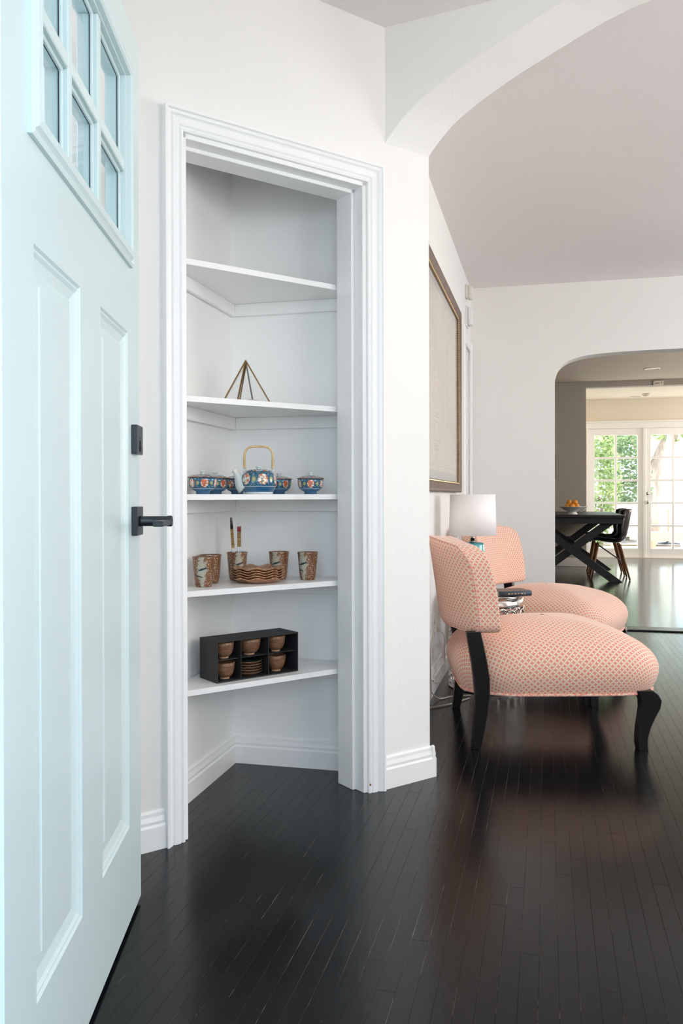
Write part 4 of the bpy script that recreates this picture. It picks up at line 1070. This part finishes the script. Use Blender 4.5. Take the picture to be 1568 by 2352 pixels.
structbox('floor', (FL - .3, 13.60, -.12), (FL + 2 * LW + .4, 13.80, .008), 'plastic_cream', 'pale sill of the garden doors')

# ------------------------------------------------------------------ garden
S(B().box((-8, 13.80, -.25), (16, 36, -.06)).obj('ground', 'patio_stone'), 'pale sunlit patio and garden ground')
S(B().box((-3.6, -3.0, -.25), (4.3, .80, -.02)).obj('ground', 'porch_slab'), 'porch paving outside the front door')
tag(B().box((-8, 33.0, -.1), (16, 33.3, 1.7)).obj('garden_wall', 'garden_wall'), 'pale sunlit garden wall behind the planting', 'wall')
def leaves(n, center, rad, size, rng, squash=1.0):
    vs, fs = [], []
    for i in range(n):
        while True:
            p = Vector((rng.uniform(-1, 1), rng.uniform(-1, 1), rng.uniform(-1, 1)))
            if p.length < 1 and (p.length > .45 or rng.random() < .25): break
        nz = noise.noise(p * 2.2); p *= 1 + .25 * nz
        c = Vector((center[0] + p.x * rad[0], center[1] + p.y * rad[1], center[2] + p.z * rad[2]))
        d = Vector((rng.gauss(0, 1), rng.gauss(0, 1), rng.gauss(0, .7))).normalized(); e = d.cross(Vector((rng.gauss(0, 1), rng.gauss(0, 1), rng.gauss(0, 1)))).normalized(); s_ = size * rng.uniform(.6, 1.4)
        k = len(vs); vs += [c - d * s_, c + e * s_ * .45, c + d * s_, c - e * s_ * .45]; fs.append((k, k + 1, k + 2, k + 3))
    return vs, fs
def plant(name, label, cat, loc, blobs, leafmat, size, trunk=None, group=None, seed=1, extra=None):
    e = thing(name, label, cat, loc, 0, group); rng = random.Random(seed); V_, F_ = [], []
    for (n, c, r) in blobs:
        v, f = leaves(n, c, r, size, rng); k = len(V_); V_ += v; F_ += [tuple(q + k for q in g) for g in f]
    me = bpy.data.meshes.new('foliage'); me.from_pydata([tuple(v) for v in V_], [], F_); me.materials.append(M[leafmat]); o = bpy.data.objects.new('foliage', me); COL.objects.link(o); o.parent = e; o['kind'] = 'stuff'
    if trunk:
        b = B()
        for pts, rr in trunk: b.tube(pts, rr, 12)
        b.obj('trunk', 'bark', e)
    if extra:
        v, f = leaves(*extra[1:], rng); me = bpy.data.meshes.new('blossom'); me.from_pydata([tuple(q) for q in v], [], f); me.materials.append(M[extra[0]]); o = bpy.data.objects.new('blossom', me); COL.objects.link(o); o.parent = e; o['kind'] = 'stuff'
    return e
def gw(px, Z): return camW(px, Z)
g = gw(1515, 21.5)
plant('garden_tree', 'leafy garden tree with thick trunk outside the right glazed door', 'tree', (*g, -.06), [(1800, (.2, 0, 3.4), (2.4, 1.3, .95)), (1000, (-1.3, -.2, 3.1), (1.1, .9, .8)), (700, (1.3, -.3, 3.1), (1.3, .9, .8))], 'leaf_green', .085,
      [([(-.25, 0, 0), (-.28, 0, .8), (-.12, 0, 1.6), (.2, 0, 2.4), (.5, 0, 3.3)], [.28, .24, .22, .2, .1]), ([(-.15, 0, 1.5), (-.6, 0, 2.4), (-1.1, 0, 3.1)], [.16, .1, .05])], seed=4)
g = gw(1380, 16.8)
plant('shrub', 'bright green shrub outside the left glazed door, left pane column', 'shrub', (*g, -.06), [(1900, (0, 0, 1.25), (.40, .42, 1.2))], 'leaf_green', .06, [([(0, 0, 0), (0, 0, .9)], [.05, .03])], 'garden shrubs', 5, ('petal_pink', 50, (.0, -.36, .85), (.3, .10, .35), .03))
g = gw(1440, 18.7)
plant('shrub', 'darker green shrub outside the left glazed door, right pane column', 'shrub', (*g, -.06), [(2100, (0, 0, 1.35), (.50, .5, 1.3))], 'leaf_dark', .06, [([(0, 0, 0), (0, 0, .9)], [.05, .03])], 'garden shrubs', 6)
g = gw(1400, 27.5)
plant('garden_tree', 'tall pale leaved tree overhanging the left glazed door', 'tree', (*g, -.06), [(1000, (0, -.4, 3.4), (2.0, 1.1, 1.1))], 'leaf_green', .08, [([(.1, 0, 0), (0, 0, 1.4), (-.1, 0, 2.8)], [.12, .1, .06])], None, 8)
S(B().box((-1.5, 17.9, -.07), (2.6, 20.3, -.03)).obj('ground', 'soil'), 'planting bed earth')
S(B().box((-3.6, -3.1, -.2), (4.3, -2.95, 1.25)).obj('wall_light_block', 'porch_slab'), 'unseen low wall added to block light before the front door')  # added wall out of view, holds back outdoor light reaching the entry
# outdoor furniture
def bench(label, loc, L, mat):
    e = thing('garden_bench', label, 'bench', (*loc, -.06), 0)
    for i in range(5): B().box((0, .09 * i, .30), (L, .09 * i + .075, .33), .004).obj('slat', mat, e)
    B().box((.0, .0, .16), (L, .03, .30), .004).obj('front_apron', mat, e)
    for x in (.05, L - .11):
        for y in (.02, .36): B().box((x, y, 0), (x + .06, y + .06, .30), .004).obj('leg', mat, e)
bench('low wooden slatted bench on the patio outside the right door', gw(1492, 15.9), 1.3, 'bench_wood')
def lounge(label, px, Z):
    e = thing('patio_chair', label, 'chair', (*gw(px, Z), -.06), -.3)
    B().box((-.3, -.3, .28), (.3, .3, .42), .05, seg=3).obj('seat_cushion', 'umbrella_cream', e); B().box((-.3, .2, .40), (.3, .36, .86), .06, seg=3).obj('back_cushion', 'umbrella_cream', e)
    for x in (-.26, .21):
        for y in (-.26, .22): B().box((x, y, 0), (x + .05, y + .05, .29), .004).obj('leg', 'bench_wood', e)
lounge('cream cushioned patio chair outside the left glazed door', 1442, 15.5)
um = thing('patio_umbrella', 'closed cream patio umbrella outside the right glazed door', 'umbrella', (*gw(1535, 17.3), -.06), 0)
B().tube([(0, 0, 0), (0, 0, 2.35)], .022, 10).obj('pole', 'bench_wood', um); B().lathe([(.13, .75), (.17, .95), (.16, 1.3), (.10, 1.8), (.05, 2.15), (.02, 2.3)], 24, wave=lambda a, r, z: (r * (1 + .12 * math.sin(6 * a)), z)).obj('canopy', 'umbrella_cream', um); B().lathe([(.22, 0), (.22, .04), (.05, .07), (.03, .12)], 24).obj('base', 'dark_line', um)
# the house's eave above the garden doors
S(B().box((-1.5, 13.76, 2.5), (4.4, 14.5, 2.62)).obj('roof_eave', 'trim_white'), 'white roof eave above the garden doors')
